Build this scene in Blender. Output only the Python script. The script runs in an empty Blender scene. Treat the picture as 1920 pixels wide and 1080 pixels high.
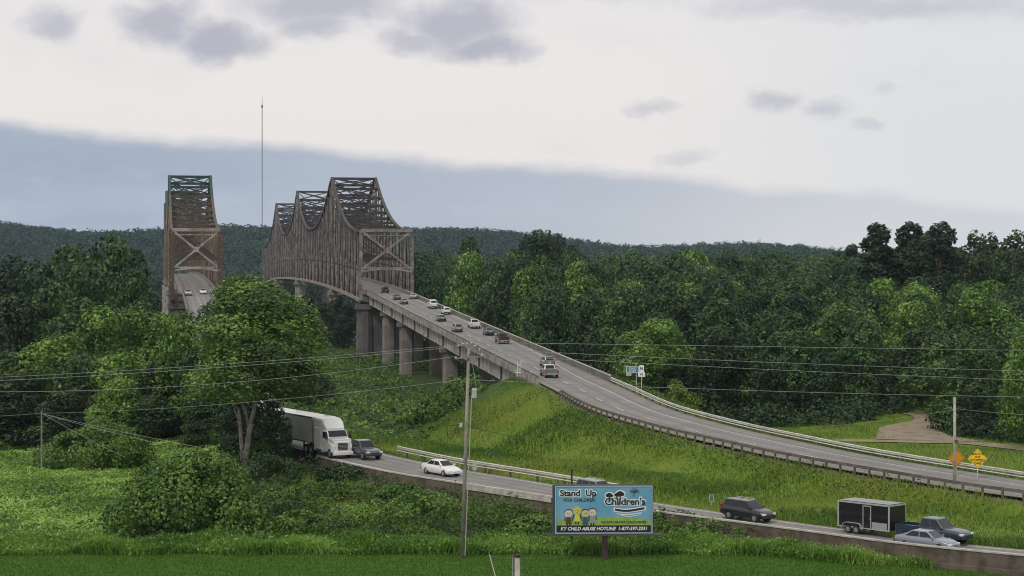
import bpy, math, random
import numpy as np
from mathutils import Vector, Matrix
rnd = random.Random(7)
RS = np.random.RandomState(11)
PI = math.pi
R = math.radians
C = bpy.context.scene.collection
SC = bpy.context.scene

# ---------------------------------------------------------------- camera
F = 3600.0; HOR = 495.0; CX = 960.0; CZ = 22.5     # pixels of a 1920 wide frame, horizon row, eye height
cam = bpy.data.cameras.new('camera'); camo = bpy.data.objects.new('camera', cam); C.objects.link(camo)
cam.sensor_width = 36; cam.lens = F / 1920 * 36; cam.clip_start = 1; cam.clip_end = 12000
cam.shift_y = -(540 - HOR) / 1920
camo.location = (0, 0, CZ); camo.rotation_euler = (PI / 2, 0, 0)
SC.camera = camo
SC.view_settings.view_transform = 'Standard'; SC.view_settings.look = 'None'
SC.view_settings.exposure = 0.0; SC.view_settings.gamma = 1
SC.cycles.pixel_filter_type = 'BLACKMAN_HARRIS'; SC.cycles.filter_width = 1.05; SC.cycles.max_bounces = 6; SC.cycles.diffuse_bounces = 2; SC.cycles.glossy_bounces = 2
SC.cycles.transmission_bounces = 3; SC.cycles.transparent_max_bounces = 6; SC.cycles.volume_bounces = 0

# ---------------------------------------------------------------- world
W = bpy.data.worlds.new('World'); SC.world = W; W.use_nodes = True
nt = W.node_tree; nt.nodes.clear()
SUN_EL, SUN_AZ = R(52), R(215)      # azimuth clockwise from +Y: light from behind and left of the camera
class NG:
    def __init__(s, nt): s.nt = nt
    def n(s, t, **k):
        o = s.nt.nodes.new(t)
        for a, b in k.items(): setattr(o, a, b)
        return o
    def put(s, sock, v):
        if isinstance(v, bpy.types.NodeSocket): s.nt.links.new(v, sock)
        else: sock.default_value = v
    def m(s, op, a, b=0.0, c=0.0, clamp=False):
        o = s.n('ShaderNodeMath', operation=op, use_clamp=clamp)
        s.put(o.inputs[0], a); s.put(o.inputs[1], b); s.put(o.inputs[2], c); return o.outputs[0]
    def ss(s, v, a, b):
        o = s.n('ShaderNodeMapRange', interpolation_type='SMOOTHSTEP'); s.put(o.inputs[0], v)
        o.inputs[1].default_value = a; o.inputs[2].default_value = b; return o.outputs[0]
    def mix(s, f, a, b):
        o = s.n('ShaderNodeMix', data_type='RGBA'); s.put(o.inputs[0], f)
        s.put(o.inputs[6], a if isinstance(a, bpy.types.NodeSocket) else (*a, 1)); s.put(o.inputs[7], b if isinstance(b, bpy.types.NodeSocket) else (*b, 1))
        return o.outputs[2]
    def noise(s, vec, scale, detail=4, rough=.55):
        o = s.n('ShaderNodeTexNoise'); s.nt.links.new(vec, o.inputs['Vector'])
        o.inputs['Scale'].default_value = scale; o.inputs['Detail'].default_value = detail; o.inputs['Roughness'].default_value = rough
        return o.outputs[0]
g = NG(nt)
tc = g.n('ShaderNodeTexCoord'); sp = g.n('ShaderNodeSeparateXYZ'); nt.links.new(tc.outputs['Generated'], sp.inputs[0])
ay = g.m('MAXIMUM', g.m('ABSOLUTE', sp.outputs[1]), .15)
u = g.m('DIVIDE', sp.outputs[0], ay); v = g.m('DIVIDE', sp.outputs[2], ay)
cw = g.n('ShaderNodeCombineXYZ'); nt.links.new(u, cw.inputs[0]); nt.links.new(g.m('MULTIPLY', v, 1.8), cw.inputs[1])
w1 = g.noise(cw.outputs[0], 22, 7, .62); cw2 = g.n('ShaderNodeCombineXYZ'); nt.links.new(g.m('ADD', u, 7.3), cw2.inputs[0]); nt.links.new(g.m('MULTIPLY', v, 1.8), cw2.inputs[1]); w2 = g.noise(cw2.outputs[0], 26, 7, .62)
uw = g.m('ADD', u, g.m('MULTIPLY', g.m('SUBTRACT', w1, .5), .036)); vw = g.m('ADD', v, g.m('MULTIPLY', g.m('SUBTRACT', w2, .5), .022))     # tangents of bearing and elevation
cb = g.n('ShaderNodeCombineXYZ'); nt.links.new(u, cb.inputs[0]); nt.links.new(v, cb.inputs[1])
cbs = g.n('ShaderNodeCombineXYZ'); nt.links.new(u, cbs.inputs[0]); nt.links.new(g.m('MULTIPLY', v, 4.0), cbs.inputs[1])
n1 = g.noise(cb.outputs[0], 28, 6, .6); n2 = g.noise(cbs.outputs[0], 6, 6, .55); n3 = g.noise(cb.outputs[0], 90, 5, .6)
def L(c): return tuple((x / 12.92 if x <= .04045 else ((x + .055) / 1.055) ** 2.4) for x in [t / 255 for t in c])
cream = L((237, 230, 225)); pale = L((222, 222, 222))
col = g.mix(g.ss(u, .02, .24), cream, pale)
col = g.mix(g.m('MULTIPLY', g.ss(v, .085, .14), .5), col, L((222, 220, 222)))
col = g.mix(g.m('MULTIPLY', g.ss(n2, .5, .75), .35), col, L((208, 208, 212)))
# long slate bank low over the horizon: its upper edge falls from left to right
def px(x): return (x - CX) / F
def py(y): return (HOR - y) / F
edge = g.m('ADD', g.m('MULTIPLY', g.m('ADD', u, .267), -.085), py(222))
edge = g.m('ADD', edge, g.m('MULTIPLY', g.m('SUBTRACT', n2, .5), .014)); edge = g.m('ADD', edge, g.m('MULTIPLY', g.m('SUBTRACT', w1, .5), .011))
edge = g.m('ADD', edge, g.m('MULTIPLY', g.m('SINE', g.m('MULTIPLY', u, 38.0)), .0012))
dz = g.m('SUBTRACT', edge, v)
bank = g.ss(dz, -.003, .0075)
fade = g.m('SUBTRACT', 1.0, g.m('MULTIPLY', g.ss(u, .03, .22), .55))
bluec = g.mix(g.ss(u, -.24, .2), L((156, 167, 185)), L((194, 199, 205)))
bluec = g.mix(g.m('MULTIPLY', g.ss(n2, .40, .66), .6), bluec, L((182, 190, 204)))
bluec = g.mix(g.m('MULTIPLY', g.ss(w2, .5, .72), .25), bluec, L((196, 201, 208)))
bluec = g.mix(g.m('MULTIPLY', g.ss(dz, .03, .002), .35), bluec, L((170, 176, 190)))
col = g.mix(g.m('MULTIPLY', bank, fade), col, bluec)
# separate small clouds: centre x, y, half width, half height, strength
CL = [(98, 46, 84, 48, .7), (300, 42, 112, 70, .85), (410, 78, 140, 56, .9), (600, 5, 210, 72, .8), (590, 52, 110, 44, .75), (860, 50, 165, 84, .85), (900, 92, 150, 46, .9), (770, 75, 100, 38, .7),
      (1450, 187, 78, 36, .6), (1557, 206, 62, 30, .5), (1232, 200, 62, 20, .45), (1285, 306, 70, 26, .35), (1625, 234, 44, 15, .35), (1650, 168, 34, 16, .25), (1640, 8, 520, 44, .5), (1150, -14, 360, 34, .25)]
dark = None
for (x, y, a, b, st) in CL:
    ex = g.m('MULTIPLY', g.m('SUBTRACT', uw, px(x)), F / a); ey = g.m('MULTIPLY', g.m('SUBTRACT', vw, py(y)), F / b)
    r2 = g.m('ADD', g.m('MULTIPLY', ex, ex), g.m('MULTIPLY', ey, ey))
    q = g.m('SUBTRACT', 1.0, g.m('SQRT', r2))
    q = g.m('ADD', q, g.m('MULTIPLY', g.m('SUBTRACT', n1, .5), .7)); q = g.m('ADD', q, g.m('MULTIPLY', g.m('SUBTRACT', n3, .5), .35))
    q = g.m('MULTIPLY', g.ss(q, 0.0, .8), st)
    dark = q if dark is None else g.m('MAXIMUM', dark, q)
col = g.mix(dark, col, L((170, 170, 184)))
sky = g.n('ShaderNodeTexSky', sky_type='NISHITA', sun_disc=False); sky.sun_elevation = SUN_EL; sky.sun_rotation = SUN_AZ
vm = g.n('ShaderNodeVectorMath', operation='SCALE'); nt.links.new(col, vm.inputs[0]); vm.inputs['Scale'].default_value = 11.2
mx = g.mix(.96, sky.outputs[0], vm.outputs[0])
bg = g.n('ShaderNodeBackground'); nt.links.new(mx, bg.inputs[0]); bg.inputs[1].default_value = .1
wo = g.n('ShaderNodeOutputWorld'); nt.links.new(bg.outputs[0], wo.inputs[0])
sl = bpy.data.lights.new('sun', 'SUN'); sl.energy = 1.5; sl.angle = R(10); sl.color = (1, .97, .92)
so = bpy.data.objects.new('sun', sl); C.objects.link(so)
sd = Vector((math.sin(SUN_AZ) * math.cos(SUN_EL), math.cos(SUN_AZ) * math.cos(SUN_EL), math.sin(SUN_EL)))
so.rotation_euler = (-sd).to_track_quat('-Z', 'Y').to_euler(); so.location = (0, 0, 200)

# ---------------------------------------------------------------- materials
MATS = {}
def mat(name, col, rough=.7, metal=0, var=.0, scale=3.0, col2=None, bump=0, spec=.4, noise_detail=4, coat=0):
    if name in MATS: return MATS[name]
    m = bpy.data.materials.new(name); m.use_nodes = True; MATS[name] = m
    t = m.node_tree; q = NG(t); b = t.nodes['Principled BSDF']
    b.inputs['Roughness'].default_value = rough; b.inputs['Metallic'].default_value = metal
    b.inputs['Specular IOR Level'].default_value = spec
    if coat: b.inputs['Coat Weight'].default_value = coat
    b.inputs['Base Color'].default_value = (*col, 1)
    if var > 0 or col2:
        tcn = q.n('ShaderNodeTexCoord'); n = q.noise(tcn.outputs['Object'], scale, noise_detail, .6)
        c2 = col2 or tuple(x * (1 - var) for x in col)
        f = q.ss(n, .38, .66)
        t.links.new(q.mix(f, col, c2), b.inputs['Base Color'])
        if bump:
            bp = q.n('ShaderNodeBump'); bp.inputs['Strength'].default_value = bump; t.links.new(n, bp.inputs['Height']); t.links.new(bp.outputs[0], b.inputs['Normal'])
    return m
def leaf_mat(name, a, b, c, trans=.3, objvar=.28):
    """a dark green, b mid green, c light yellowish green, chosen by the leaf's own tint and by the plant"""
    m = bpy.data.materials.new(name); m.use_nodes = True; MATS[name] = m
    t = m.node_tree; q = NG(t); p = t.nodes['Principled BSDF']
    at = q.n('ShaderNodeAttribute', attribute_name='tint'); oi = q.n('ShaderNodeObjectInfo')
    f = q.m('ADD', at.outputs['Fac'], q.m('MULTIPLY', q.m('SUBTRACT', oi.outputs['Random'], .5), objvar), clamp=True)
    cr = q.n('ShaderNodeValToRGB'); t.links.new(f, cr.inputs[0])
    e = cr.color_ramp.elements; e[0].position = .1; e[0].color = (*a, 1); e[1].position = .95; e[1].color = (*c, 1)
    k = e.new(.5); k.color = (*b, 1)
    t.links.new(cr.outputs[0], p.inputs['Base Color']); p.inputs['Roughness'].default_value = .55; p.inputs['Specular IOR Level'].default_value = .35
    tr = q.n('ShaderNodeBsdfTranslucent'); t.links.new(cr.outputs[0], tr.inputs[0])
    ms = q.n('ShaderNodeMixShader'); ms.inputs[0].default_value = trans
    t.links.new(p.outputs[0], ms.inputs[1]); t.links.new(tr.outputs[0], ms.inputs[2])
    t.links.new(ms.outputs[0], t.nodes['Material Output'].inputs[0])
    return m
ML = dict(
    wood=leaf_mat('leaf_wood', (.018, .046, .015), (.043, .096, .024), (.125, .215, .055)),
    bright=leaf_mat('leaf_bright', (.034, .078, .012), (.085, .175, .022), (.24, .38, .075)),
    dark=leaf_mat('leaf_dark', (.013, .034, .014), (.032, .070, .022), (.085, .145, .040)),
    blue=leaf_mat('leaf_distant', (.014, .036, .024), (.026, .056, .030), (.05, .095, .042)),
    weed=leaf_mat('leaf_weed', (.055, .13, .014), (.14, .27, .035), (.34, .50, .10), objvar=0),
    grass=leaf_mat('leaf_meadow', (.055, .12, .010), (.125, .215, .018), (.28, .32, .055), objvar=0),
    midgreen=leaf_mat('leaf_mid', (.026, .064, .013), (.075, .150, .023), (.23, .36, .07), objvar=0),
    lawn=leaf_mat('leaf_lawn', (.042, .105, .005), (.088, .18, .011), (.15, .26, .025), objvar=0),
    spire=leaf_mat('leaf_spire', (.012, .028, .014), (.026, .052, .020), (.06, .10, .035), objvar=.1),
    shrub=leaf_mat('leaf_shrub', (.030, .072, .012), (.085, .17, .022), (.24, .38, .075), objvar=0),
    under=leaf_mat('leaf_undergrowth', (.022, .055, .010), (.060, .128, .017), (.19, .29, .05), objvar=0))
bark = mat('bark', (.16, .125, .10), .9, col2=(.09, .07, .055), scale=2)
pale_bark = mat('pale_bark', (.30, .27, .23), .9, col2=(.15, .12, .10), scale=1.5)

# ---------------------------------------------------------------- mesh builder
class MB:
    def __init__(s): s.v = []; s.f = []; s.mi = []; s.cur = 0
    def add(s, vs, fs):
        o = len(s.v); s.v += [tuple(p) for p in vs]; s.f += [tuple(i + o for i in f) for f in fs]; s.mi += [s.cur] * len(fs)
        return s
    def box(s, c, d, M=None):
        x, y, z = d[0] / 2, d[1] / 2, d[2] / 2
        vs = [Vector((a * x, b * y, e * z)) for a in (-1, 1) for b in (-1, 1) for e in (-1, 1)]
        if M is not None: vs = [M @ p for p in vs]
        c = Vector(c)
        return s.add([p + c for p in vs], [(0, 1, 3, 2), (4, 6, 7, 5), (0, 4, 5, 1), (2, 3, 7, 6), (0, 2, 6, 4), (1, 5, 7, 3)])
    def bar(s, p, q, w, h=None, up=(0, 0, 1)):
        p = Vector(p); q = Vector(q); h = h or w; d = q - p
        if d.length < 1e-6: return s
        d.normalize(); up = Vector(up)
        if abs(d.dot(up)) > .97: up = Vector((1, 0, 0))
        a = d.cross(up).normalized() * w / 2; b = a.cross(d).normalized() * h / 2
        return s.add([p - a - b, p + a - b, p + a + b, p - a + b, q - a - b, q + a - b, q + a + b, q - a + b],
                     [(0, 3, 2, 1), (4, 5, 6, 7), (0, 1, 5, 4), (1, 2, 6, 5), (2, 3, 7, 6), (3, 0, 4, 7)])
    def tube(s, pts, rad, n=6, cap=True):
        pts = [Vector(p) for p in pts]
        if not isinstance(rad, (list, tuple)): rad = [rad] * len(pts)
        o = len(s.v); rings = []
        for i, p in enumerate(pts):
            d = (pts[min(i + 1, len(pts) - 1)] - pts[max(i - 1, 0)]).normalized()
            up = Vector((0, 0, 1)) if abs(d.z) < .9 else Vector((1, 0, 0))
            a = d.cross(up).normalized(); b = a.cross(d).normalized()
            for k in range(n):
                t = 2 * PI * k / n; s.v.append(tuple(p + (a * math.cos(t) + b * math.sin(t)) * rad[i]))
        for i in range(len(pts) - 1):
            for k in range(n):
                s.f.append((o + i * n + k, o + i * n + (k + 1) % n, o + (i + 1) * n + (k + 1) % n, o + (i + 1) * n + k)); s.mi.append(s.cur)
        if cap:
            s.f.append(tuple(o + k for k in range(n))[::-1]); s.f.append(tuple(o + (len(pts) - 1) * n + k for k in range(n))); s.mi += [s.cur] * 2
        return s
    def loft(s, rings):
        o = len(s.v); n = len(rings[0])
        for r in rings: s.v += [tuple(p) for p in r]
        for i in range(len(rings) - 1):
            for k in range(n):
                s.f.append((o + i * n + k, o + i * n + (k + 1) % n, o + (i + 1) * n + (k + 1) % n, o + (i + 1) * n + k)); s.mi.append(s.cur)
        s.f.append(tuple(o + k for k in range(n))[::-1]); s.f.append(tuple(o + (len(rings) - 1) * n + k for k in range(n))); s.mi += [s.cur] * 2
        return s
    def build(s, name, m, parent=None, bevel=0, smooth=False):
        me = bpy.data.meshes.new(name); me.from_pydata(s.v, [], s.f)
        for x in (m if isinstance(m, (list, tuple)) else [m]): me.materials.append(x)
        if isinstance(m, (list, tuple)): me.polygons.foreach_set('material_index', s.mi)
        if smooth: me.shade_smooth()
        if smooth == 'auto': me.set_sharp_from_angle(angle=R(42))
        me.update()
        o = bpy.data.objects.new(name, me); C.objects.link(o)
        if parent: o.parent = parent
        if bevel:
            b = o.modifiers.new('bevel', 'BEVEL'); b.width = bevel; b.segments = 2; b.limit_method = 'ANGLE'
        return o
def tag(o, label=None, cat=None, group=None, kind=None):
    if label: o['label'] = label
    if cat: o['category'] = cat
    if group: o['group'] = group
    if kind: o['kind'] = kind
    return o
def empty(name, loc=(0, 0, 0), rz=0, label=None, cat=None, group=None):
    o = bpy.data.objects.new(name, None); o.empty_display_size = .3; C.objects.link(o)
    o.location = loc; o.rotation_euler = (0, 0, rz); return tag(o, label, cat, group)
def np_mesh(name, V, Fq, m, tint=None, smooth=False):
    """V (n,3), Fq (m,k) index array"""
    me = bpy.data.meshes.new(name); n = len(V); mcount, k = Fq.shape
    me.vertices.add(n); me.vertices.foreach_set('co', V.astype(np.float32).ravel())
    me.loops.add(mcount * k); me.loops.foreach_set('vertex_index', Fq.astype(np.int32).ravel())
    me.polygons.add(mcount); me.polygons.foreach_set('loop_start', (np.arange(mcount) * k).astype(np.int32))
    try: me.polygons.foreach_set('loop_total', np.full(mcount, k, np.int32))
    except Exception: pass
    if tint is not None:
        a = me.attributes.new('tint', 'FLOAT', 'FACE'); a.data.foreach_set('value', tint.astype(np.float32))
    me.materials.append(m)
    if smooth: me.polygons.foreach_set('use_smooth', np.ones(mcount, bool))
    me.update(calc_edges=True); me.validate()
    return me
def leaves(name, P, N, size, tint, m, rs, aspect=.62):
    """one bent leaf-shaped quad per point"""
    n = len(P); N = N / (np.linalg.norm(N, axis=1, keepdims=True) + 1e-9)
    A = np.cross(N, rs.normal(size=(n, 3))); A /= np.linalg.norm(A, axis=1, keepdims=True) + 1e-9
    B = np.cross(N, A); s = (size * rs.uniform(.6, 1.35, n))[:, None] if np.isscalar(size) else (size * rs.uniform(.6, 1.35, n))[:, None]
    V = np.stack([P - A * s * .5, P - B * s * .5 * aspect + N * s * .08, P + A * s * .5, P + B * s * .5 * aspect + N * s * .08], 1).reshape(-1, 3)
    return np_mesh(name, V, np.arange(n * 4).reshape(n, 4), m, tint)
def blades(name, P, h, w, tint, m, rs, lean=.35):
    n = len(P); a = rs.uniform(0, 2 * PI, n); d = np.stack([np.cos(a), np.sin(a), np.zeros(n)], 1)
    l = rs.normal(size=(n, 3)) * lean; l[:, 2] = 0
    top = P + (np.stack([np.zeros(n)] * 2 + [np.ones(n)], 1) + l) * h[:, None]
    V = np.stack([P - d * w[:, None] / 2, P + d * w[:, None] / 2, top], 1).reshape(-1, 3)
    return np_mesh(name, V, np.arange(n * 3).reshape(n, 3), m, tint)
def link(name, me, parent=None):
    o = bpy.data.objects.new(name, me); C.objects.link(o)
    if parent: o.parent = parent
    return o

# ---------------------------------------------------------------- roads in plan (x, distance) and height
def interp(xs, ys):
    xs = np.array(xs, float); ys = np.array(ys, float)
    h = np.diff(xs); dl = np.diff(ys) / h; mm = np.empty_like(ys); mm[0] = dl[0]; mm[-1] = dl[-1]; mm[1:-1] = (dl[:-1] * h[1:] + dl[1:] * h[:-1]) / (h[:-1] + h[1:])
    def f(x):
        x = np.asarray(x, float); i = np.clip(np.searchsorted(xs, x) - 1, 0, len(xs) - 2); t = np.clip((x - xs[i]) / h[i], -3, 3)
        t2 = t * t; t3 = t2 * t
        r = (2 * t3 - 3 * t2 + 1) * ys[i] + (t3 - 2 * t2 + t) * h[i] * mm[i] + (-2 * t3 + 3 * t2) * ys[i + 1] + (t3 - t2) * h[i] * mm[i + 1]
        lo = ys[0] + (x - xs[0]) * mm[0]; hi = ys[-1] + (x - xs[-1]) * mm[-1]
        return np.where(x < xs[0], lo, np.where(x > xs[-1], hi, r))
    return f
zU = interp([150, 180, 293, 388, 465, 545, 650, 750, 845, 940, 1030, 1200, 1400], [.4, 1.35, 5.3, 8.6, 11.3, 14.1, 16.5, 17.6, 17.9, 17.6, 16.7, 11.7, 3])
zWall = interp([120, 139, 213, 260], [1.3, 1.48, 2.4, 3.9])
zLft = interp([120, 139, 163, 180, 213, 260, 300, 388, 465, 545, 650, 750, 845, 940, 1030, 1200, 1400], [.6, .75, 1.05, 1.65, 2.4, 3.9, 5.4, 8.8, 11.5, 14.3, 16.7, 17.8, 18.1, 17.7, 16.8, 11.8, 3])
def near_pts(pp, k, s, zc):
    out = []
    for (x, y) in pp:
        d = k / ((y - HOR) / F + s); out.append(((x - CX) * d / F, d))
    return out
def resample(pts, step):
    P = np.array(pts, float); s = np.concatenate([[0], np.cumsum(np.hypot(*np.diff(P, axis=0).T))])
    fx = interp(s, P[:, 0]); fy = interp(s, P[:, 1]); t = np.arange(0, s[-1], step); return np.stack([fx(t), fy(t)], 1)
def offset(P, o):
    T = np.gradient(P, axis=0); T /= np.linalg.norm(T, axis=1, keepdims=True)
    return P + np.stack([T[:, 1], -T[:, 0]], 1) * o      # right of the travelling sense of the list
# upper road: near edge from the guard rail, then the straight bridge
UE = near_pts([(1048, 741), (1156, 774), (1251, 800), (1386, 830), (1495, 853), (1600, 871), (1790, 902), (1920, 922)], 26.7, .035, 0)[::-1]
UE = [(UE[0][0] + 30, UE[0][1] - 19), (UE[0][0] + 14, UE[0][1] - 9.5)] + UE
UW = 10.5
ue = np.array(UE); uc = offset(resample(UE, 2.0), UW / 2)          # list goes away from the camera, the far side is on its right
bx = lambda d: -35.6 - .172 * (d - 545)
cut = uc[:, 1] < 246
UCL = resample([tuple(p) for p in uc[cut][::5]] + [(bx(d), d) for d in range(275, 1280, 30)], 2.0)
# lower road / left bridge
LE = near_pts([(535, 838), (640, 862), (700, 876), (800, 892), (870, 903), (950, 914), (1040, 930), (1225, 955), (1400, 978), (1585, 1003), (1700, 1018), (1920, 1040)], 22.68, .012, 0)[::-1]
LE = [(LE[0][0] + 34, LE[0][1] - 22), (LE[0][0] + 16, LE[0][1] - 10.5)] + LE
LW = 7.0
lc = offset(resample(LE, 2.0), LW / 2)
bl = lambda d: -89.6 - .185 * (d - 545)
LCL = resample([tuple(p) for p in lc[::5]] + [(bl(d), d) for d in range(262, 1280, 30)], 2.0)
def near(Pl, X, Y):
    """distance, index for each query point"""
    X = np.asarray(X, float); Y = np.asarray(Y, float); sh = X.shape; q = np.stack([X.ravel(), Y.ravel()], 1); D = np.empty(len(q)); I = np.empty(len(q), int)
    for a in range(0, len(q), 4000):
        dd = ((q[a:a + 4000, None, :] - Pl[None]) ** 2).sum(2); I[a:a + 4000] = dd.argmin(1); D[a:a + 4000] = np.sqrt(dd.min(1))
    return D.reshape(sh), I.reshape(sh)
UEMB = UCL[UCL[:, 1] < 296]; LEMB = LCL[LCL[:, 1] < 315]
def sstep(x, a, b): t = np.clip((x - a) / (b - a), 0, 1); return t * t * (3 - 2 * t)
def base_h(X, Y):
    left = 1 - sstep(X - .0 * Y, 22, 48)
    z = -4.0 * sstep(Y, 195, 330) * left
    z = z + .35 * np.sin(X * .11 + 1) * np.sin(Y * .07) * sstep(Y, 150, 200)
    river = sstep(Y, 655, 690) * (1 - sstep(Y, 1150, 1250))
    z = z * (1 - river) - 12 * river
    z = z + sstep(Y, 1150, 1250) * -1.0
    hl = 30 + 36 * sstep(-X, -200, 250) + 7 * np.sin(X * .006 + 1.0) + 5 * np.sin(X * .017 + 2)
    z = z + sstep(Y, 1900, 2650) * hl
    return z
def ground(X, Y):
    X = np.asarray(X, float); Y = np.asarray(Y, float); b = base_h(X, Y)
    out = b.copy(); near_mask = (Y < 345) & (np.abs(X) < 200)
    if near_mask.any():
        x = X[near_mask]; y = Y[near_mask]; bb = b[near_mask]
        du, iu = near(UEMB, x, y); dl, il = near(LEMB, x, y)
        zu = zU(UEMB[iu, 1]) - .3; zl = zLft(LEMB[il, 1]) - .3
        # signed side for the lower road: the camera side has a low wall
        T = np.gradient(LEMB, axis=0); cr = T[il, 0] * (y - LEMB[il, 1]) - T[il, 1] * (x - LEMB[il, 0])
        wall = (cr > 0) & (LEMB[il, 1] < 235) & (LEMB[il, 1] > 100)
        eu = zu - np.clip(du - (UW / 2 + 1.6 + 1.2 * sstep(y, 230, 290)), 0, None) * .42
        el = zl - np.clip(dl - (LW / 2 + 1.3), 0, None) * .4
        el = np.where(wall, np.where(dl < LW / 2 - 1.2, zl, zl - .9 - np.clip(dl - LW / 2 - .1, 0, 30) * .06), el)
        h = np.maximum(bb, np.maximum(eu, np.where(wall & (dl > LW / 2 - 1.2), np.maximum(bb, np.minimum(el, zl - .7)), el)))
        h = np.where(dl < LW / 2 + .6, np.minimum(h, zl), h); h = np.where(wall & (dl > LW / 2 - 1.2) & (dl < 3 + LW / 2), np.minimum(h, zl - .45), h)
        h = np.where(du < UW / 2 + .6, zu, h)
        out[near_mask] = h
    return out
def gh(x, y): return float(ground(np.array([x]), np.array([y]))[0])
def hit(pxx, pyy, d0=120, d1=900):
    d = np.arange(d0, d1, .5); X = (pxx - CX) * d / F; Z = CZ + (HOR - pyy) * d / F; G = ground(X, d); k = np.argmax(Z < G)
    if not (Z < G).any(): k = len(d) - 1
    return float(X[k]), float(d[k]), float(G[k])
def on_road(zf, pxx, pyy):
    d = np.arange(130, 1150, .25); y = HOR + (CZ - zf(d)) * F / d; k = np.argmin(np.abs(y - pyy)); return (pxx - CX) * d[k] / F, float(d[k])
def W3(pxx, pyy, d): return ((pxx - CX) * d / F, d, CZ + (HOR - pyy) * d / F)

# ---------------------------------------------------------------- ground sheet
def axis(a, b, step, far, growth):
    c = list(np.arange(a, b + .01, step)); s = step; x = b
    while x < far: s *= growth; x += s; c.append(x)
    return c
ys = [-60, 20, 60, 90, 110, 118] + axis(124, 335, 1.1, 3500, 1.06)
xr = axis(0, 62, 1.1, 1500, 1.09); xl = axis(0, 70, 1.1, 1500, 1.09); xs = [-x for x in xl[::-1]][:-1] + xr
GX, GY = np.meshgrid(np.array(xs), np.array(ys)); GZ = ground(GX, GY)
nx, ny = len(xs), len(ys); idx = np.arange(nx * ny).reshape(ny, nx)
FQ = np.stack([idx[:-1, :-1], idx[:-1, 1:], idx[1:, 1:], idx[1:, :-1]], -1).reshape(-1, 4)
gm = bpy.data.materials.new('ground_cover'); gm.use_nodes = True; t = gm.node_tree; q = NG(t); b = t.nodes['Principled BSDF']
b.inputs['Roughness'].default_value = .9; b.inputs['Specular IOR Level'].default_value = .15
tcn = q.n('ShaderNodeTexCoord'); za = q.n('ShaderNodeAttribute', attribute_name='zone'); sz = q.n('ShaderNodeSeparateColor'); t.links.new(za.outputs['Color'], sz.inputs[0])
na = q.noise(tcn.outputs['Object'], .12, 5, .6); nb = q.noise(tcn.outputs['Object'], 1.1, 6, .65); nc = q.noise(tcn.outputs['Object'], 5, 4, .6)
flood = q.mix(q.ss(nb, .35, .65), (.022, .048, .010), (.050, .088, .016)); flood = q.mix(q.m('MULTIPLY', q.ss(na, .45, .7), .6), flood, (.025, .05, .014))
mead = q.mix(q.ss(nb, .35, .65), (.085, .140, .012), (.13, .19, .019)); mead = q.mix(q.m('MULTIPLY', q.ss(na, .5, .7), .6), mead, (.20, .17, .035))
mp = q.n('ShaderNodeMapping'); mp.inputs['Scale'].default_value = (.35, 2.2, 1); t.links.new(tcn.outputs['Object'], mp.inputs[0]); nd = q.noise(mp.outputs[0], .9, 5, .6)
lawn = q.mix(q.ss(nd, .35, .65), (.028, .080, .004), (.058, .125, .006)); lawn = q.mix(q.m('MULTIPLY', q.ss(nc, .48, .7), .6), lawn, (.02, .052, .003))
dirt = q.mix(q.ss(nb, .3, .7), (.16, .125, .09), (.09, .075, .055))
c = q.mix(sz.outputs[1], flood, mead); c = q.mix(sz.outputs[0], c, lawn); c = q.mix(sz.outputs[2], c, dirt)
t.links.new(c, b.inputs['Base Color'])
bp = q.n('ShaderNodeBump'); bp.inputs['Strength'].default_value = .5; bp.inputs['Distance'].default_value = .3; t.links.new(nb, bp.inputs['Height']); t.links.new(bp.outputs[0], b.inputs['Normal'])
me = np_mesh('ground', np.stack([GX, GY, GZ], -1).reshape(-1, 3), FQ, gm, smooth=True)
DU, IU = near(UCL, GX, GY); DL, IL = near(LCL, GX, GY)
wob = .9 * np.sin(GX * .21) + .6 * np.sin(GX * .53 + 1)
zl_ = 1 - sstep(GY, 148.3 + wob * .3, 149.3 + wob * .3)
zm_ = np.clip(sstep(GX, -30, -16), 0, 1) * (1 - sstep(GY - .6 * GX, 262, 300)) * sstep(GY, 158, 166); zm_ = np.maximum(zm_, (GX > 20) * (GY > 150) * (GY < 262))
zm_ = np.maximum(zm_, .8 * (1 - sstep(np.hypot((GX + 48) / 1.0, (GY - 205) / 1.4), 5, 10)))
zd_ = np.maximum(1 - sstep(DU, UW / 2 + .3, UW / 2 + 1.7), 1 - sstep(DL, LW / 2 + .6, LW / 2 + 2.2)) * (GY < 340) * (1 - zl_)
ca = me.attributes.new('zone', 'FLOAT_COLOR', 'POINT'); ca.data.foreach_set('color', np.stack([zl_, zm_, zd_, np.ones_like(zd_)], -1).astype(np.float32).ravel())
tag(link('ground', me), kind='structure')
wm = mat('river_water', (.05, .06, .055), .12, spec=.6, var=.2, scale=.05, bump=.05)
tag(MB().add([(-1500, 662, -8), (1500, 662, -8), (1500, 1225, -8), (-1500, 1225, -8)], [(0, 1, 2, 3)]).build('river', wm), kind='structure')

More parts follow.
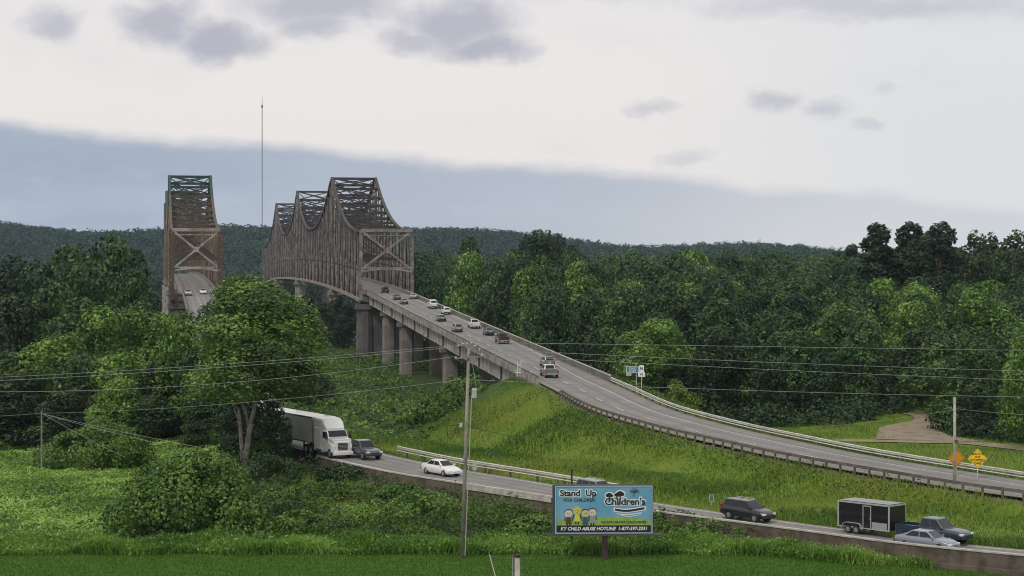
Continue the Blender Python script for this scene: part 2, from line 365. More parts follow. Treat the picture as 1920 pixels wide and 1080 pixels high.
# ---------------------------------------------------------------- road surfaces
def strip(P, zf, o0, o1, dz=0, i0=0, i1=None):
    A = offset(P, o0)[i0:i1]; B = offset(P, o1)[i0:i1]; z = zf(P[:, 1])[i0:i1] + dz; n = len(A)
    mb = MB(); vs = [(A[i, 0], A[i, 1], z[i]) for i in range(n)] + [(B[i, 0], B[i, 1], z[i]) for i in range(n)]
    return mb.add(vs, [(i, n + i, n + i + 1, i + 1) for i in range(n - 1)])
def worn(o):
    n = len(o.data.vertices); a = o.data.attributes.new('across', 'FLOAT', 'POINT'); a.data.foreach_set('value', np.concatenate([-np.ones(n // 2), np.ones(n // 2)]).astype(np.float32)); return o
asph = bpy.data.materials.new('worn_asphalt'); asph.use_nodes = True; t = asph.node_tree; q = NG(t); b = t.nodes['Principled BSDF']; b.inputs['Roughness'].default_value = .85
tcn = q.n('ShaderNodeTexCoord'); a1 = q.noise(tcn.outputs['Object'], .25, 6, .65); a2 = q.noise(tcn.outputs['Object'], 2.5, 5, .6)
c = q.mix(q.ss(a1, .35, .65), (.17, .163, .152), (.22, .21, .195)); c = q.mix(q.m('MULTIPLY', q.ss(a2, .45, .7), .35), c, (.10, .096, .09))
ac = q.n('ShaderNodeAttribute', attribute_name='across').outputs['Fac']; wv_ = q.m('SINE', q.m('MULTIPLY', ac, 14.0)); c = q.mix(q.m('MULTIPLY', q.ss(wv_, .1, .9), q.m('MULTIPLY', a1, .75)), c, (.095, .092, .088))
c = q.mix(q.m('MULTIPLY', q.ss(q.m('ABSOLUTE', ac), .9, 1.0), .6), c, (.13, .11, .085)); t.links.new(c, b.inputs['Base Color'])
tag(worn(strip(UCL, zU, -UW / 2, UW / 2).build('upper_road', asph)), kind='structure')
tag(worn(strip(LCL, zLft, -LW / 2, LW / 2).build('lower_road', asph)), kind='structure')
white = mat('road_paint', (.62, .6, .55), .7, var=.25, scale=1.5)
yel = mat('yellow_road_paint', (.5, .36, .08), .7, var=.3, scale=1.5)
mk = MB()
def addstrip(mb, other): mb.add(other.v, other.f)
nu = len(UCL); i_b = int(np.argmax(UCL[:, 1] > 300)); w = .14
addstrip(mk, strip(UCL, zU, UW / 2 - 3.0 - w / 2, UW / 2 - 3.0 + w / 2, .012, 0, i_b - 8))
# edge line draws in to the kerb where the bridge begins
A = offset(UCL, 1.0); offs = np.where(np.arange(nu) < i_b - 9, UW / 2 - 3, UW / 2 - 3 + 2.3 * sstep(np.arange(nu), i_b - 9, i_b + 25))
N_ = A - UCL; z_ = zU(UCL[:, 1]) + .012
vs = []; ii = range(i_b - 9, nu - 30)
for s_ in (-w / 2, w / 2): vs += [(UCL[i, 0] + N_[i, 0] * (offs[i] + s_), UCL[i, 1] + N_[i, 1] * (offs[i] + s_), z_[i]) for i in ii]
n_ = len(ii); mk.add(vs, [(i, n_ + i, n_ + i + 1, i + 1) for i in range(n_ - 1)])
for k in range(2, 200, 6): addstrip(mk, strip(UCL, zU, -1.35 - w / 2, -1.35 + w / 2, .012, k, k + 3))
for k in range(0, 34, 6): addstrip(mk, strip(LCL, zLft, -.07, .07, .012, k, k + 3))
for k in range(80, 300, 6): addstrip(mk, strip(LCL, zLft, -.1, .1, .014, k, k + 3))
tag(mk.build('road_markings', white), kind='structure')
mk = MB(); addstrip(mk, strip(UCL, zU, -UW / 2 + .55, -UW / 2 + .7, .012, 0, 200)); tag(mk.build('yellow_road_line', yel), kind='structure')
mk = MB(); addstrip(mk, strip(LCL, zLft, -LW / 2 + .12, -LW / 2 + .26, .012, 0, 100)); addstrip(mk, strip(LCL, zLft, LW / 2 - .8, LW / 2 - .66, .012, 0, 100)); tag(mk.build('road_edge_line', white), kind='structure')
# side road and drive at the wood's edge
grav = mat('gravel', (.27, .22, .15), .95, col2=(.19, .15, .10), scale=.5)
def drape(name, pts, wds, m, lift=.09):
    P = resample(pts, 1.0); s = np.linspace(0, 1, len(P)); wd = np.interp(s, np.linspace(0, 1, len(wds)), wds)
    T = np.gradient(P, axis=0); T /= np.linalg.norm(T, axis=1, keepdims=True); Nn = np.stack([T[:, 1], -T[:, 0]], 1); k = 7
    rows = [P + Nn * (wd * (j / (k - 1) - .5))[:, None] for j in range(k)]; V = np.stack(rows, 1); Z = ground(V[..., 0], V[..., 1]) + lift
    n = len(P); ix = np.arange(n * k).reshape(n, k); Fq = np.stack([ix[:-1, :-1], ix[:-1, 1:], ix[1:, 1:], ix[1:, :-1]], -1).reshape(-1, 4)
    return tag(link(name, np_mesh(name, np.concatenate([V, Z[..., None]], -1).reshape(-1, 3), Fq, m)), kind='structure')
drape('side_road', [hit(x, y)[:2] for x, y in [(2060, 862), (1920, 842), (1800, 831), (1700, 829), (1600, 828), (1560, 827)]], [4.8, 5.0, 4.6, 3.6, 2.8], grav)
drape('gravel_drive', [hit(x, y)[:2] for x, y in [(1745, 828), (1712, 815), (1708, 803), (1745, 792), (1738, 781), (1712, 775)]], [14, 9, 7, 5, 4], grav, .12)

# ---------------------------------------------------------------- retaining wall along the lower road
conc = mat('stained_concrete', (.33, .31, .28), .9, col2=(.17, .15, .125), scale=.6, bump=.2)
cbrown = mat('brown_stained_concrete', (.13, .105, .08), .95, col2=(.07, .055, .042), scale=.9, bump=.3)
clight = mat('pale_concrete', (.46, .44, .39), .85, col2=(.33, .31, .27), scale=1.2)
rw = empty('retaining_wall', (0, 0, 0), 0, 'low brown stained retaining wall with a pale coping beside the lower road', 'wall')
E_ = offset(LCL, -LW / 2 - .12); nW = int(np.argmax(CX + E_[:, 0] * F / E_[:, 1] < 590)); E = E_[:nW]; zz = zWall(LCL[:nW, 1] - 3.5)
def wallstrip(E, top, bot, th):
    n = len(E); T = np.gradient(E, axis=0); T /= np.linalg.norm(T, axis=1, keepdims=True); Nn = np.stack([T[:, 1], -T[:, 0]], 1) * th / 2; mb = MB()
    rings = [[(E[i, 0] - Nn[i, 0], E[i, 1] - Nn[i, 1], bot[i]), (E[i, 0] + Nn[i, 0], E[i, 1] + Nn[i, 1], bot[i]), (E[i, 0] + Nn[i, 0], E[i, 1] + Nn[i, 1], top[i]), (E[i, 0] - Nn[i, 0], E[i, 1] - Nn[i, 1], top[i])] for i in range(n)]
    return mb.loft(rings)
wallstrip(E, zz - .06, zz - 2.2, .24).build('face', cbrown, rw)
wallstrip(E, zz + .06, zz - .058, .36).build('coping', clight, rw)
ep = CX + E[:, 0] * F / E[:, 1]; ka, kb = int(np.argmax(ep < 1050)), int(np.argmax(ep < 868))
wallstrip((E - np.gradient(E, axis=0)[:, ::-1] * np.array([1, -1]) * .09)[ka:kb], zz[ka:kb] - .075, zz[ka:kb] - .5, .1).build('pale_panel', clight, rw)
wallstrip(offset(LCL, -LW / 2 - .5)[:nW], zz - 1.1, zz - 2.4, .5).build('footing', cbrown, rw)

# ---------------------------------------------------------------- guard rails
galv = mat('galvanised_steel', (.62, .6, .55), .45, metal=.3, var=.25, scale=1)
dull = mat('weathered_rail', (.17, .15, .13), .7, metal=.2, var=.4, scale=.8)
postm = mat('rail_post', (.13, .11, .09), .85, var=.3)
def wbeam(E, z, facing=1):
    n = len(E); T = np.gradient(E, axis=0); T /= np.linalg.norm(T, axis=1, keepdims=True); Nn = np.stack([T[:, 1], -T[:, 0]], 1) * facing
    prof = [(0, -.16), (.07, -.11), (.07, -.05), (0, 0), (.07, .05), (.07, .11), (0, .16), (-.03, .16), (-.03, -.16)]
    return MB().loft([[(E[i, 0] + Nn[i, 0] * a, E[i, 1] + Nn[i, 1] * a, z[i] + c) for a, c in prof] for i in range(n)])
def guardrail(P, zf, off, i0, i1, m, label, facing, hh=.62, step=1, double=False, pm=None, rail2=False):
    E = offset(P, off)[i0:i1]; z = zf(P[:, 1])[i0:i1]; g0 = empty('guardrail', (0, 0, 0), 0, label, 'guardrail')
    wbeam(E, z + hh, facing).build('rail', m, g0)
    if rail2: MB().tube([(E[i, 0], E[i, 1], z[i] + hh - .36) for i in range(len(E))], .075, 4).build('rub_rail', m, g0)
    T = np.gradient(E, axis=0); T /= np.linalg.norm(T, axis=1, keepdims=True); cnt = 0; proto = None
    for i in range(0, len(E), step):
        if cnt >= 98: break
        nx_, ny_ = T[i, 1] * facing * -.16, -T[i, 0] * facing * -.16
        if proto is None:
            proto = MB().box((0, 0, -.1), (.16, .2, hh * 2 + .12)).build('post', pm or postm, g0); o = proto
        else: o = proto.copy(); C.objects.link(o); o.parent = g0
        o.location = (E[i, 0] + nx_, E[i, 1] + ny_, z[i]); o.rotation_euler = (0, 0, math.atan2(T[i, 1], T[i, 0])); cnt += 1
    return g0
iU0 = 2; iUe = int(np.argmax(UCL[:, 1] > 268)); iUf = int(np.argmax(UCL[:, 1] > 286))
guardrail(UCL, zU, -UW / 2 - .25, iU0, iUe, dull, 'dark weathered guardrail on posts along the meadow side of the upper road', 1)
guardrail(UCL, zU, UW / 2 + .25, 0, iUf, galv, 'bright galvanised guardrail along the wood side of the upper road', -1, rail2=True, step=2)
lp_ = CX + LCL[:, 0] * F / LCL[:, 1]
guardrail(LCL, zLft, LW / 2 + 1.3, int(np.argmax(lp_ < 1175)), int(np.argmax(lp_ < 655)), galv, 'bright double guardrail between the lower road and the meadow slope', -1, rail2=True, step=2, hh=.66)

# ---------------------------------------------------------------- approach viaducts
steel_g = mat('girder_paint', (.36, .35, .32), .7, col2=(.24, .22, .19), scale=.25)
def viaduct(P, zf, hw, i0, i1, piers, label, gb=-4.5):
    v = empty('approach_bridge', (0, 0, 0), 0, label, 'bridge'); z = zf(P[:, 1]); sl_ = slice(i0, i1)
    Pc = P[sl_]; zc = z[sl_]
    wallstrip(Pc, zc - .03, zc - .42, hw * 2 + .9).build('deck', conc, v)
    for sd_ in (-1, 1):
        E = offset(P, sd_ * (hw + .28))[sl_]
        wallstrip(E, zc + .82, zc - .02, .3).build('parapet', mat('far_parapet', (.17, .155, .135), .9, var=.4, scale=.5) if sd_ > 0 else conc, v)
        wallstrip(E, zc + 1.0, zc + .86, .16).build('handrail', galv if sd_ > 0 else mat('dark_rail', (.06, .055, .05), .6), v)
        G = offset(P, sd_ * (hw - .55))[sl_]; wallstrip(G, zc - .43, zc - 2.9, .3).build('girder', steel_g, v)
        wallstrip(G, zc - 2.9, zc - 3.02, .75).build('girder_flange', conc, v)
        st = MB(); T = np.gradient(P, axis=0)
        for i in range(i0, i1, 2):
            p = offset(P, sd_ * (hw - .36))[i]; st.box((p[0], p[1], z[i] - 1.66), (.16, .14, 2.4))
        tag(st.build('stiffener', steel_g, v), kind='stuff')
        if sd_ < 0:
            for i in range(i0 + 6, i1, 12):
                p = offset(P, -(hw - .2))[i]; MB().tube([(p[0], p[1], z[i] - .45), (p[0], p[1], z[i] - 3.1)], .16, 6).build('drain_pipe', mat('dark_rail', (.06, .055, .05), .6), v)
    fb = MB()
    for i in range(i0, i1, 3):
        a = offset(P, hw - .9)[i]; c_ = offset(P, -(hw - .9))[i]; fb.bar((a[0], a[1], z[i] - 1.1), (c_[0], c_[1], z[i] - 1.1), .3, 1.1)
    fb.build('floor_beams', dull, v)
    for d in piers:
        i = int(np.argmin(np.abs(P[:, 1] - d))); zt = z[i] - 3.05; zb = gh(P[i, 0], P[i, 1]) - 2
        T = (P[i + 1] - P[i - 1]); T /= np.linalg.norm(T); nrm = np.array([T[1], -T[0]])
        pr = MB()
        for s_ in (-1, 1):
            c0 = P[i] + nrm * s_ * (hw - 1.6); rings = []
            for zq in (zb, zt - .9):
                ring = []
                for k in range(12):
                    a = 2 * PI * k / 12; ex = math.copysign(abs(math.cos(a)) ** .5, math.cos(a)) * 1.75; ey = math.copysign(abs(math.sin(a)) ** .9, math.sin(a)) * 1.0
                    w_ = c0 + nrm * ex + T * ey; ring.append((w_[0], w_[1], zq))
                rings.append(ring)
            pr.loft(rings)
        a = P[i] + nrm * (hw + .7); c_ = P[i] - nrm * (hw + .7)
        pr.bar((a[0], a[1], zt - .45), (c_[0], c_[1], zt - .45), 2.2, .9)
        pr.build('pier', mat('pier_concrete', (.23, .205, .18), .9, col2=(.15, .13, .115), scale=.35), v)
    return v
iA = int(np.argmax(UCL[:, 1] > 283)); iP = int(np.argmax(UCL[:, 1] > 545))
viaduct(UCL, zU, UW / 2, iA, iP, [505, 465, 388, 312], 'concrete approach bridge carrying the upper road on paired piers above the green flat')
jA = int(np.argmax(LCL[:, 1] > 310)); jP = int(np.argmax(LCL[:, 1] > 545))
viaduct(LCL, zLft, LW / 2, jA, jP, [505, 465, 427, 388, 345], 'approach bridge leading down from the rusty truss, mostly hidden by trees')

# ---------------------------------------------------------------- truss bridges
def steelmat(name, c1, c2, c3):
    m = bpy.data.materials.new(name); m.use_nodes = True; t = m.node_tree; q = NG(t); b = t.nodes['Principled BSDF']; b.inputs['Roughness'].default_value = .8
    tc_ = q.n('ShaderNodeTexCoord'); a = q.noise(tc_.outputs['Object'], .35, 5, .65); k = q.noise(tc_.outputs['Object'], 1.6, 5, .7)
    c = q.mix(q.ss(a, .42, .6), c1, c2); c = q.mix(q.m('MULTIPLY', q.ss(k, .56, .68), .8), c, c3); t.links.new(c, b.inputs['Base Color']); return m
st_b = steelmat('brown_truss_steel', (.034, .029, .025), (.060, .050, .043), (.24, .22, .19)); st_b2 = steelmat('worn_truss_steel', (.24, .215, .19), (.10, .085, .072), (.40, .37, .33)); st_r2 = steelmat('flaking_truss_steel', (.20, .13, .065), (.30, .25, .16), (.52, .48, .38))
st_r = steelmat('rusty_truss_steel', (.085, .055, .036), (.06, .05, .042), (.42, .38, .30))
st_x = steelmat('pale_truss_steel', (.36, .32, .27), (.22, .18, .15), (.12, .08, .06))
st_g = steelmat('green_truss_steel', (.02, .045, .04), (.03, .06, .05), (.05, .07, .06))
def topz(d, Z):
    (p0, e0, t1, t2, t3) = Z
    segs = [(545, e0, 650, t1, 36.0), (650, t1, 845, t2, 36.5), (845, t2, 1030, t3, 37.2)]
    if d <= 650:
        s = (650 - d) / 105; return p0 + (t1 - p0) * (1 - s) ** 2.3
    if d <= 845:
        s = abs(d - 747.5) / 97.5; return 36.2 + ((t1 if d < 747 else t2) - 36.2) * s ** 2.4
    if d <= 1030:
        s = abs(d - 937.5) / 92.5; return 37 + ((t2 if d < 937 else t3) - 37) * s ** 2.4
    s = (d - 1030) / 170; return p0 + 1 + (t3 - p0 - 1) * (1 - s) ** 3 - 0 * s
def truss_bridge(P, zf, W_, Z, M_, MX, label, green=False):
    b = empty('truss_bridge', (0, 0, 0), 0, label, 'bridge'); ds = list(np.linspace(545, 1200, 71)); Xc = interp(P[:, 1][::4], P[:, 0][::4])
    T = Vector((Xc(700.) - Xc(600.), 100, 0)).normalized(); Nn = Vector((T.y, -T.x, 0))
    def pt(d, s, z): return Vector((float(Xc(d)), d, z)) + Nn * s * W_ / 2
    zb = lambda d: float(zf(d)) - 1.9
    def sway(nm, d, zlo, zhi, mt, th=.45):
        f = MB(); a, c_ = pt(d, -1, zhi), pt(d, 1, zhi); e, h_ = pt(d, -1, zlo), pt(d, 1, zlo)
        f.bar(a, c_, th, th * 1.3); f.bar(e, h_, th, th * 1.2); f.bar(a, h_, th * .8); f.bar(c_, e, th * .8); f.build(nm, mt, b)
    for s in (-1, 1):
        m = MB(); bc = MB(); grs = [MB(), MB(), MB()]
        for i, d in enumerate(ds):
            zt = topz(d, Z); zz_ = zb(d)
            gr = grs[int(np.argmin([abs(d - x) for x in (650, 845, 1030)]))]; tgt = m
            hgt = zt - zz_
            hv = .62
            if green and zt > 46: tgt = gr
            tower = min(abs(d - x) for x in (650, 845, 1030)) < 5; ends = d in (ds[0], ds[-1])
            wv = 1.15 if tower or ends else .6
            m.cur = 1; m.bar(pt(d, s, zz_), pt(d, s, zt if tgt is m else min(zt, 42)), wv * .8, wv * .7, up=tuple(T)); m.cur = 0
            if tgt is gr: gr.bar(pt(d, s, 42), pt(d, s, zt), wv, wv * .9, up=tuple(T))
            if i < len(ds) - 1:
                d2 = ds[i + 1]; zt2 = topz(d2, Z); z2 = zb(d2); dm = (d + d2) / 2
                (gr if green and (zt + zt2) / 2 > 44 else m).bar(pt(d, s, zt), pt(d2, s, zt2), .85, .85)
                bc.bar(pt(d, s, zz_), pt(d2, s, z2), .8, .95)
                lo, hi = (zz_, zt2) if (i % 2 == 0) else (zt, z2)
                m.bar(pt(d, s, min(lo, 46)), pt(d2, s, min(hi, 46)), .5)
                k1 = zz_ + 8.5; k2 = z2 + 8.5; m.bar(pt(d, s, k1), pt(d2, s, k2), .32)
                if hgt > 27: m.bar(pt(d, s, zz_ + 19), pt(d2, s, z2 + 19), .32); m.bar(pt(d, s, k1), pt(dm, s, (zz_ + zt) / 2), .3)
                # sub vertical hanger at mid panel
                m.cur = i % 2; m.bar(pt(dm, s, (zz_ + z2) / 2), pt(dm, s, (zz_ + z2) / 2 + hgt * .55), .3); m.cur = 0
        m.build('side_truss', [M_, st_r2 if green else st_b2], b); bc.build('bottom_chord', MX if not green else M_, b)
        for gr in grs:
            if gr.v: gr.build('green_upper_chord', st_g, b)
    las = [MB() for _ in range(4)]; lgs = [MB(), MB(), MB()]
    for i in range(len(ds) - 1):
        d, d2 = ds[i], ds[i + 1]; lg = lgs[int(np.argmin([abs(d - x) for x in (650, 845, 1030)]))]; zt, zt2 = topz(d, Z), topz(d2, Z); q_ = lg if green and zt > 45 else las[0 if not green or d < 650 else 1 if d < 845 else 2 if d < 1030 else 3]
        q_.bar(pt(d, -1, zt), pt(d2, 1, zt2), .35); q_.bar(pt(d, 1, zt), pt(d2, -1, zt2), .35); q_.bar(pt(d, -1, zt), pt(d, 1, zt), .45, .6)
    for la in las:
        if la.v: la.build('top_bracing', M_, b)
    for lg in lgs:
        if lg.v: lg.build('green_top_bracing', st_g, b)
    for i in range(1, len(ds) - 1):
        d = ds[i]; zt = topz(d, Z); zlo = zb(d) + 11
        tall = zt - zlo
        if i % 2 == 0 or tall > 14:
            if tall > 14:
                mid = zlo + (zt - zlo) * .55; sway('sway_frame', d, mid, zt - .3, st_g if green and zt > 47 else M_, .38)
                if i % 2 == 0: sway('sway_frame', d, zlo, mid, M_, .34)
            else: sway('sway_frame', d, zlo, zt - .4, M_, .34)
    # portal with a large X and an arched lower strut
    d = 544.4; pz = topz(545, Z); lo = zb(545) + 8.6; pf = MB(); fl = Vector((0, -.5, 0))
    c0, c1, c2, c3 = pt(d, -1, pz) + fl, pt(d, 1, pz) + fl, pt(d, -1, lo) + fl, pt(d, 1, lo) + fl
    pf.bar(c0, c1, .7, .95); pf.bar(c0 - Vector((0, 0, 1.4)), c1 - Vector((0, 0, 1.4)), .3, .3); pf.bar(c0, c3, .65, .6); pf.bar(c1 + Vector((0, .12, 0)), c2 + Vector((0, .12, 0)), .65, .6)
    last = None
    for k in range(13):
        u_ = k / 12; p = c2.lerp(c3, u_) + Vector((0, 0, .9 * math.sin(PI * u_) - .5))
        if last is not None: pf.bar(last, p, .45, .6)
        last = p
    pf.bar(c2 + Vector((0, 0, .6)), c3 + Vector((0, 0, .6)), .35, .35)
    cm = (c0 + c3) / 2; pf.box(cm + Vector((0, -.3, 0)), (1.5, .12, 1.5)); pf.build('portal_frame', st_x if green else mat('portal_steel', (.27, .24, .21), .8, col2=(.14, .12, .10), scale=.5), b)
    if green:
        pl = MB()
        for s in (-1, 1): pl.bar(pt(d, s, zb(545)) + fl * 1.2, pt(d, s, pz) + fl * 1.2, 1.5, .5, up=tuple(T))
        pl.build('rusty_end_post', st_r, b)
    # deck, kerbs
    i0 = int(np.argmax(P[:, 1] >= 545)); i1 = int(np.argmax(P[:, 1] > 1200)); sl_ = slice(i0, i1); zc = zf(P[:, 1])[sl_]
    wallstrip(P[sl_], zc - .03, zc - .5, UW + .8).build('deck', conc, b)
    for s in (-1, 1): wallstrip(offset(P, s * (UW / 2 + .35))[sl_], zc + 1.0, zc - .02, .3).build('parapet', mat('bridge_rail', (.28, .26, .23), .8, var=.3), b)
    fb = MB()
    for d in ds: fb.bar(pt(d, -1, zb(d) + .3), pt(d, 1, zb(d) + .3), .4, 1.3)
    fb.build('floor_beams', dull, b)
    for d in (547, 650, 845, 1030, 1199):
        zt = zb(d) - 1.1
        pr = MB()
        for s in (-1, 1):
            c0 = pt(d, s * .82, 0); rings = []
            for zq, k_ in ((-14, 1.25), (zt - 1.5, 1.0)):
                rings.append([tuple(c0 + Nn * (math.cos(2 * PI * k / 10) * 2.3 * k_) + T * (math.sin(2 * PI * k / 10) * 1.9 * k_) + Vector((0, 0, zq))) for k in range(10)])
            pr.loft(rings)
            pr.box(pt(d, s, zt + .35), (1.6, 1.6, 1.0))
        pr.bar(pt(d, -1.18, zt - .8), pt(d, 1.18, zt - .8), 4.4, 1.5)
        if d == 547: pr.bar(pt(d, -1, (zt - 8) / 2), pt(d, 1, (zt - 8) / 2), 1.6, zt + 6)
        pr.build('pier', mat('dark_pier', (.13, .125, .115), .9, col2=(.08, .075, .07), scale=.3) if d == 547 else conc, b)  # pier below the portal: its shadow is painted in as a darker concrete
    return b
truss_bridge(UCL, zU, 14.6, (32.0, 34, 52.3, 54.6, 55.4), st_b, st_x, 'brown steel cantilever truss bridge with three peaks carrying the upper road')
truss_bridge(LCL, zLft, 13.6, (32.2, 34, 53.0, 54.6, 55.4), st_r, st_x, 'rusty steel truss bridge seen end on, with a green topmost frame', green=True)

# ---------------------------------------------------------------- trees
def crown(name, seed, Rr, H, nl, n, leaf, m, flat=.0, gap=.0, taper=.0, lr=1.0):
    """leaf clumps on overlapping lobes; origin at the foot of the crown's axis"""
    rs = np.random.RandomState(seed); c = []
    for k in range(nl):
        zf_ = (k + .5) / nl; a = rs.uniform(0, 2 * PI) + k * 2.4
        prof = math.sin(PI * min(.97, .18 + .80 * zf_)) ** .7 * (1 - taper * zf_); rr = Rr * prof * rs.uniform(.45, .78)
        c.append((math.cos(a) * rr, math.sin(a) * rr, H * (.08 + .84 * zf_), lr * Rr * rs.uniform(.30, .46) * (1 - .35 * zf_ * (taper + .3))))
    c.append((0, 0, H * .86, Rr * .36 * lr)); c.append((0, 0, H * .5, Rr * .55)); c = np.array(c)
    wq = c[:, 3] ** 2; wq /= wq.sum(); m_ = int(n * 1.7); i = rs.choice(len(c), m_, p=wq)
    d = rs.normal(size=(m_, 3)); d[:, 2] += .25; d /= np.linalg.norm(d, axis=1, keepdims=True)
    # small sub clumps so the surface is broken up
    sub = rs.normal(size=(len(c), 26, 3)); sub /= np.linalg.norm(sub, axis=2, keepdims=True); si = rs.randint(0, 26, m_)
    dd = sub[i, si] + rs.normal(size=(m_, 3)) * .23; dd /= np.linalg.norm(dd, axis=1, keepdims=True)
    use = rs.rand(m_) < .72; d = np.where(use[:, None], dd, d); r = c[i, 3] * rs.uniform(.78, 1.16, m_) * np.where(use, 1.04, .92)
    P = c[i, :3] + d * r[:, None] * np.array([1, 1, .85]); keep = P[:, 2] > -.3
    dist = np.linalg.norm((P[:, None] - c[None, :, :3]) / np.array([1, 1, .85]), axis=2) / c[None, :, 3]
    keep &= (dist < .62).sum(1) == 0
    if gap: keep &= ~((si[:] % 5 == 0) & (rs.rand(m_) < gap))
    P = P[keep][:n]; d = d[keep][:n]; i = i[keep][:n]; si = si[keep][:n]; lt = rs.uniform(.25, .75, len(c)); st = rs.uniform(-.18, .18, 26)
    tint = np.clip(lt[i] + st[si] * 1.2 + rs.uniform(-.3, .3, len(P)), 0, 1); N = d + rs.normal(size=d.shape) * .55 + np.array([0, 0, .35])
    return leaves(name, P, N, leaf, tint, m, rs), c
def trunk_mesh(c, H, base, r, seed, mt):
    q = random.Random(seed); mb = MB(); top = base + H * .72; pts = [(0, 0, -1.5), (q.uniform(-.2, .2), 0, base * .6), (q.uniform(-.4, .4), q.uniform(-.4, .4), base + H * .25), (q.uniform(-.5, .5), q.uniform(-.5, .5), top)]
    mb.tube(pts, [r * 1.25, r, r * .7, r * .2], 7)
    for k in range(0, len(c), 2):
        x, y, z, rr = c[k]; z0 = base + max(0, z * .45 - .5); mb.tube([(0, 0, z0), (x * .5, y * .5, z0 + (z + base - z0) * .45), (x * .9, y * .9, z + base)], [r * .42, r * .28, r * .08], 5)
    mb.cur = 0; me = bpy.data.meshes.new('trunk'); me.from_pydata(mb.v, [], mb.f); me.materials.append(mt); me.shade_smooth(); return me
PROTO = {}
def proto(key, seed, Rr, H, nl, n, leaf, m, base, r, gap=0, taper=0, mt=None, lr=1.0):
    me, c = crown('crown', seed, Rr, H, nl, n, leaf, m, gap=gap, taper=taper, lr=lr); PROTO[key] = (me, trunk_mesh(c, H, base, r, seed, mt or bark), base, Rr, H + base)
# prototypes are unit sized for a crown radius of 6 m and height 16 m
for k in range(5): proto('wood%d' % k, 20 + k, 6.2, 14.5, 13, 4200, .62, ML['wood'], 2.0, .26, taper=.25)
for k in range(2): proto('dark%d' % k, 40 + k, 5.6, 15.5, 13, 4200, .58, ML['dark'], 1.8, .26, taper=.3)
for k in range(3): proto('bright%d' % k, 60 + k, 6.0, 13.5, 14, 5200, .55, ML['bright'], 2.0, .24, taper=.2)
proto('spire0', 81, 4.4, 27, 60, 12000, .6, ML['spire'], 3, .22, gap=.75, taper=.35, lr=.85)
proto('spire1', 82, 4.8, 28, 64, 12500, .6, ML['spire'], 3, .22, gap=.7, taper=.3, lr=.82)
proto('thin0', 84, 5.4, 18, 40, 3400, .6, ML['dark'], 8, .3, gap=.9, taper=.1, lr=.6)
NT = [0]
def tree(key, x, y, z, s, sz=None, label=None, group=None, name='broadleaf_tree'):
    cm, tm, base, Rr, HH = PROTO[key]; r = empty(name, (x, y, z), rnd.uniform(0, 6.28), label, 'tree', group); r.scale = (s, s, sz or s)
    o = link('trunk', tm, r); c = link('crown', cm, r); c.location = (0, 0, base); NT[0] += 1; return r
def tree_top(key, x, y, ytop_px, wide, **k):
    """size the tree so that its top stands at a height the eye would see at that row"""
    z = gh(x, y) - .2; H = CZ + (HOR - ytop_px) * y / F - z; return tree(key, x, y, z, wide / PROTO[key][3], max(4, H) / PROTO[key][4], **k)
# the wood beyond the upper road
WL = 'leafy tree in the dense wood beyond the upper road'
WG = 'trees of the wood beyond the upper road'
def clear(x, y, r=5):
    a, _ = near(UCL, np.array([x]), np.array([y])); b_, _ = near(LCL, np.array([x]), np.array([y])); return min(a[0], b_[0]) > r
front = lambda pxx: np.interp(pxx, [770, 900, 1000, 1100, 1250, 1400, 1560, 1640, 1700, 1735, 1765, 1830, 1900, 2000], [560, 430, 375, 330, 300, 284, 272, 282, 300, 290, 264, 256, 249, 244])
topy = lambda d: float(np.interp(d, [250, 290, 330, 380, 450, 520, 600, 700], [610, 592, 560, 528, 497, 478, 466, 462]))
rows = []; d = 262.0
while d < 535:
    step = 9.6 + (d - 260) * .018; x0 = -.06 * d; x1 = .285 * d; x = x0 + rnd.uniform(0, step)
    while x < x1:
        X = x + rnd.uniform(-2.4, 2.4); Y = d + rnd.uniform(-3.4, 3.4); pxx = CX + X * F / Y
        if Y > front(pxx) + rnd.uniform(0, 5) and clear(X, Y, 13): rows.append((X, Y))
        x += step * rnd.uniform(.88, 1.15)
    d += step * .98
LM = [(850, 'beside the brown truss'), (930, 'above the bridge handrail near the truss'), (1010, 'behind the line of cars on the bridge'), (1090, 'behind the lone pickup on the road'), (1165, 'just before the blue sign'), (1215, 'straight behind the blue and white signs'), (1290, 'above the yellowish bush'),
      (1370, 'above the middle of the long bend'), (1450, 'above the billboard, beyond the bend'), (1530, 'over the dark hollow by the clearing'), (1610, 'behind the small clearing'), (1690, 'under the lone skyline tree'), (1760, 'above the gravel drive'), (1830, 'behind the pale pole and diamond signs'), (1900, 'above the side road'), (9999, 'at the end of the side road')]
def wood_label(k, pxx, Y):
    lm = next(t_ for lim, t_ in LM if pxx < lim); fr = Y - float(front(pxx)); c_ = {'w': 'mid green', 'd': 'dark green', 'b': 'light green'}[k[0]]
    row = ('front row tree' if fr < 14 else 'second row tree' if fr < 30 else 'third row tree' if fr < 50 else 'inner tree' if fr < 85 else 'deep tree' if fr < 130 else 'back tree')
    return '%s %s %s' % (c_, row, lm)
plan = []
for (X, Y) in rows:
    k = rnd.choices(['wood0', 'wood1', 'wood2', 'wood3', 'wood4', 'dark0', 'dark1', 'bright0', 'bright1', 'bright2'], [3, 3, 3, 3, 3, 2, 2, 1.2, 1.2, 1.2])[0]
    pxx = CX + X * F / Y; wide = rnd.uniform(5.3, 7.2) * (1 + (Y - 260) / 900)
    plan.append([pxx, k, X, Y, topy(Y) + rnd.uniform(-14, 22) + (0 if Y > 300 else 10), wide, wood_label(k, pxx, Y)])
plan.sort(key=lambda p: p[0]); cnt_ = {}
for p in plan: cnt_.setdefault(p[6], []).append(p)
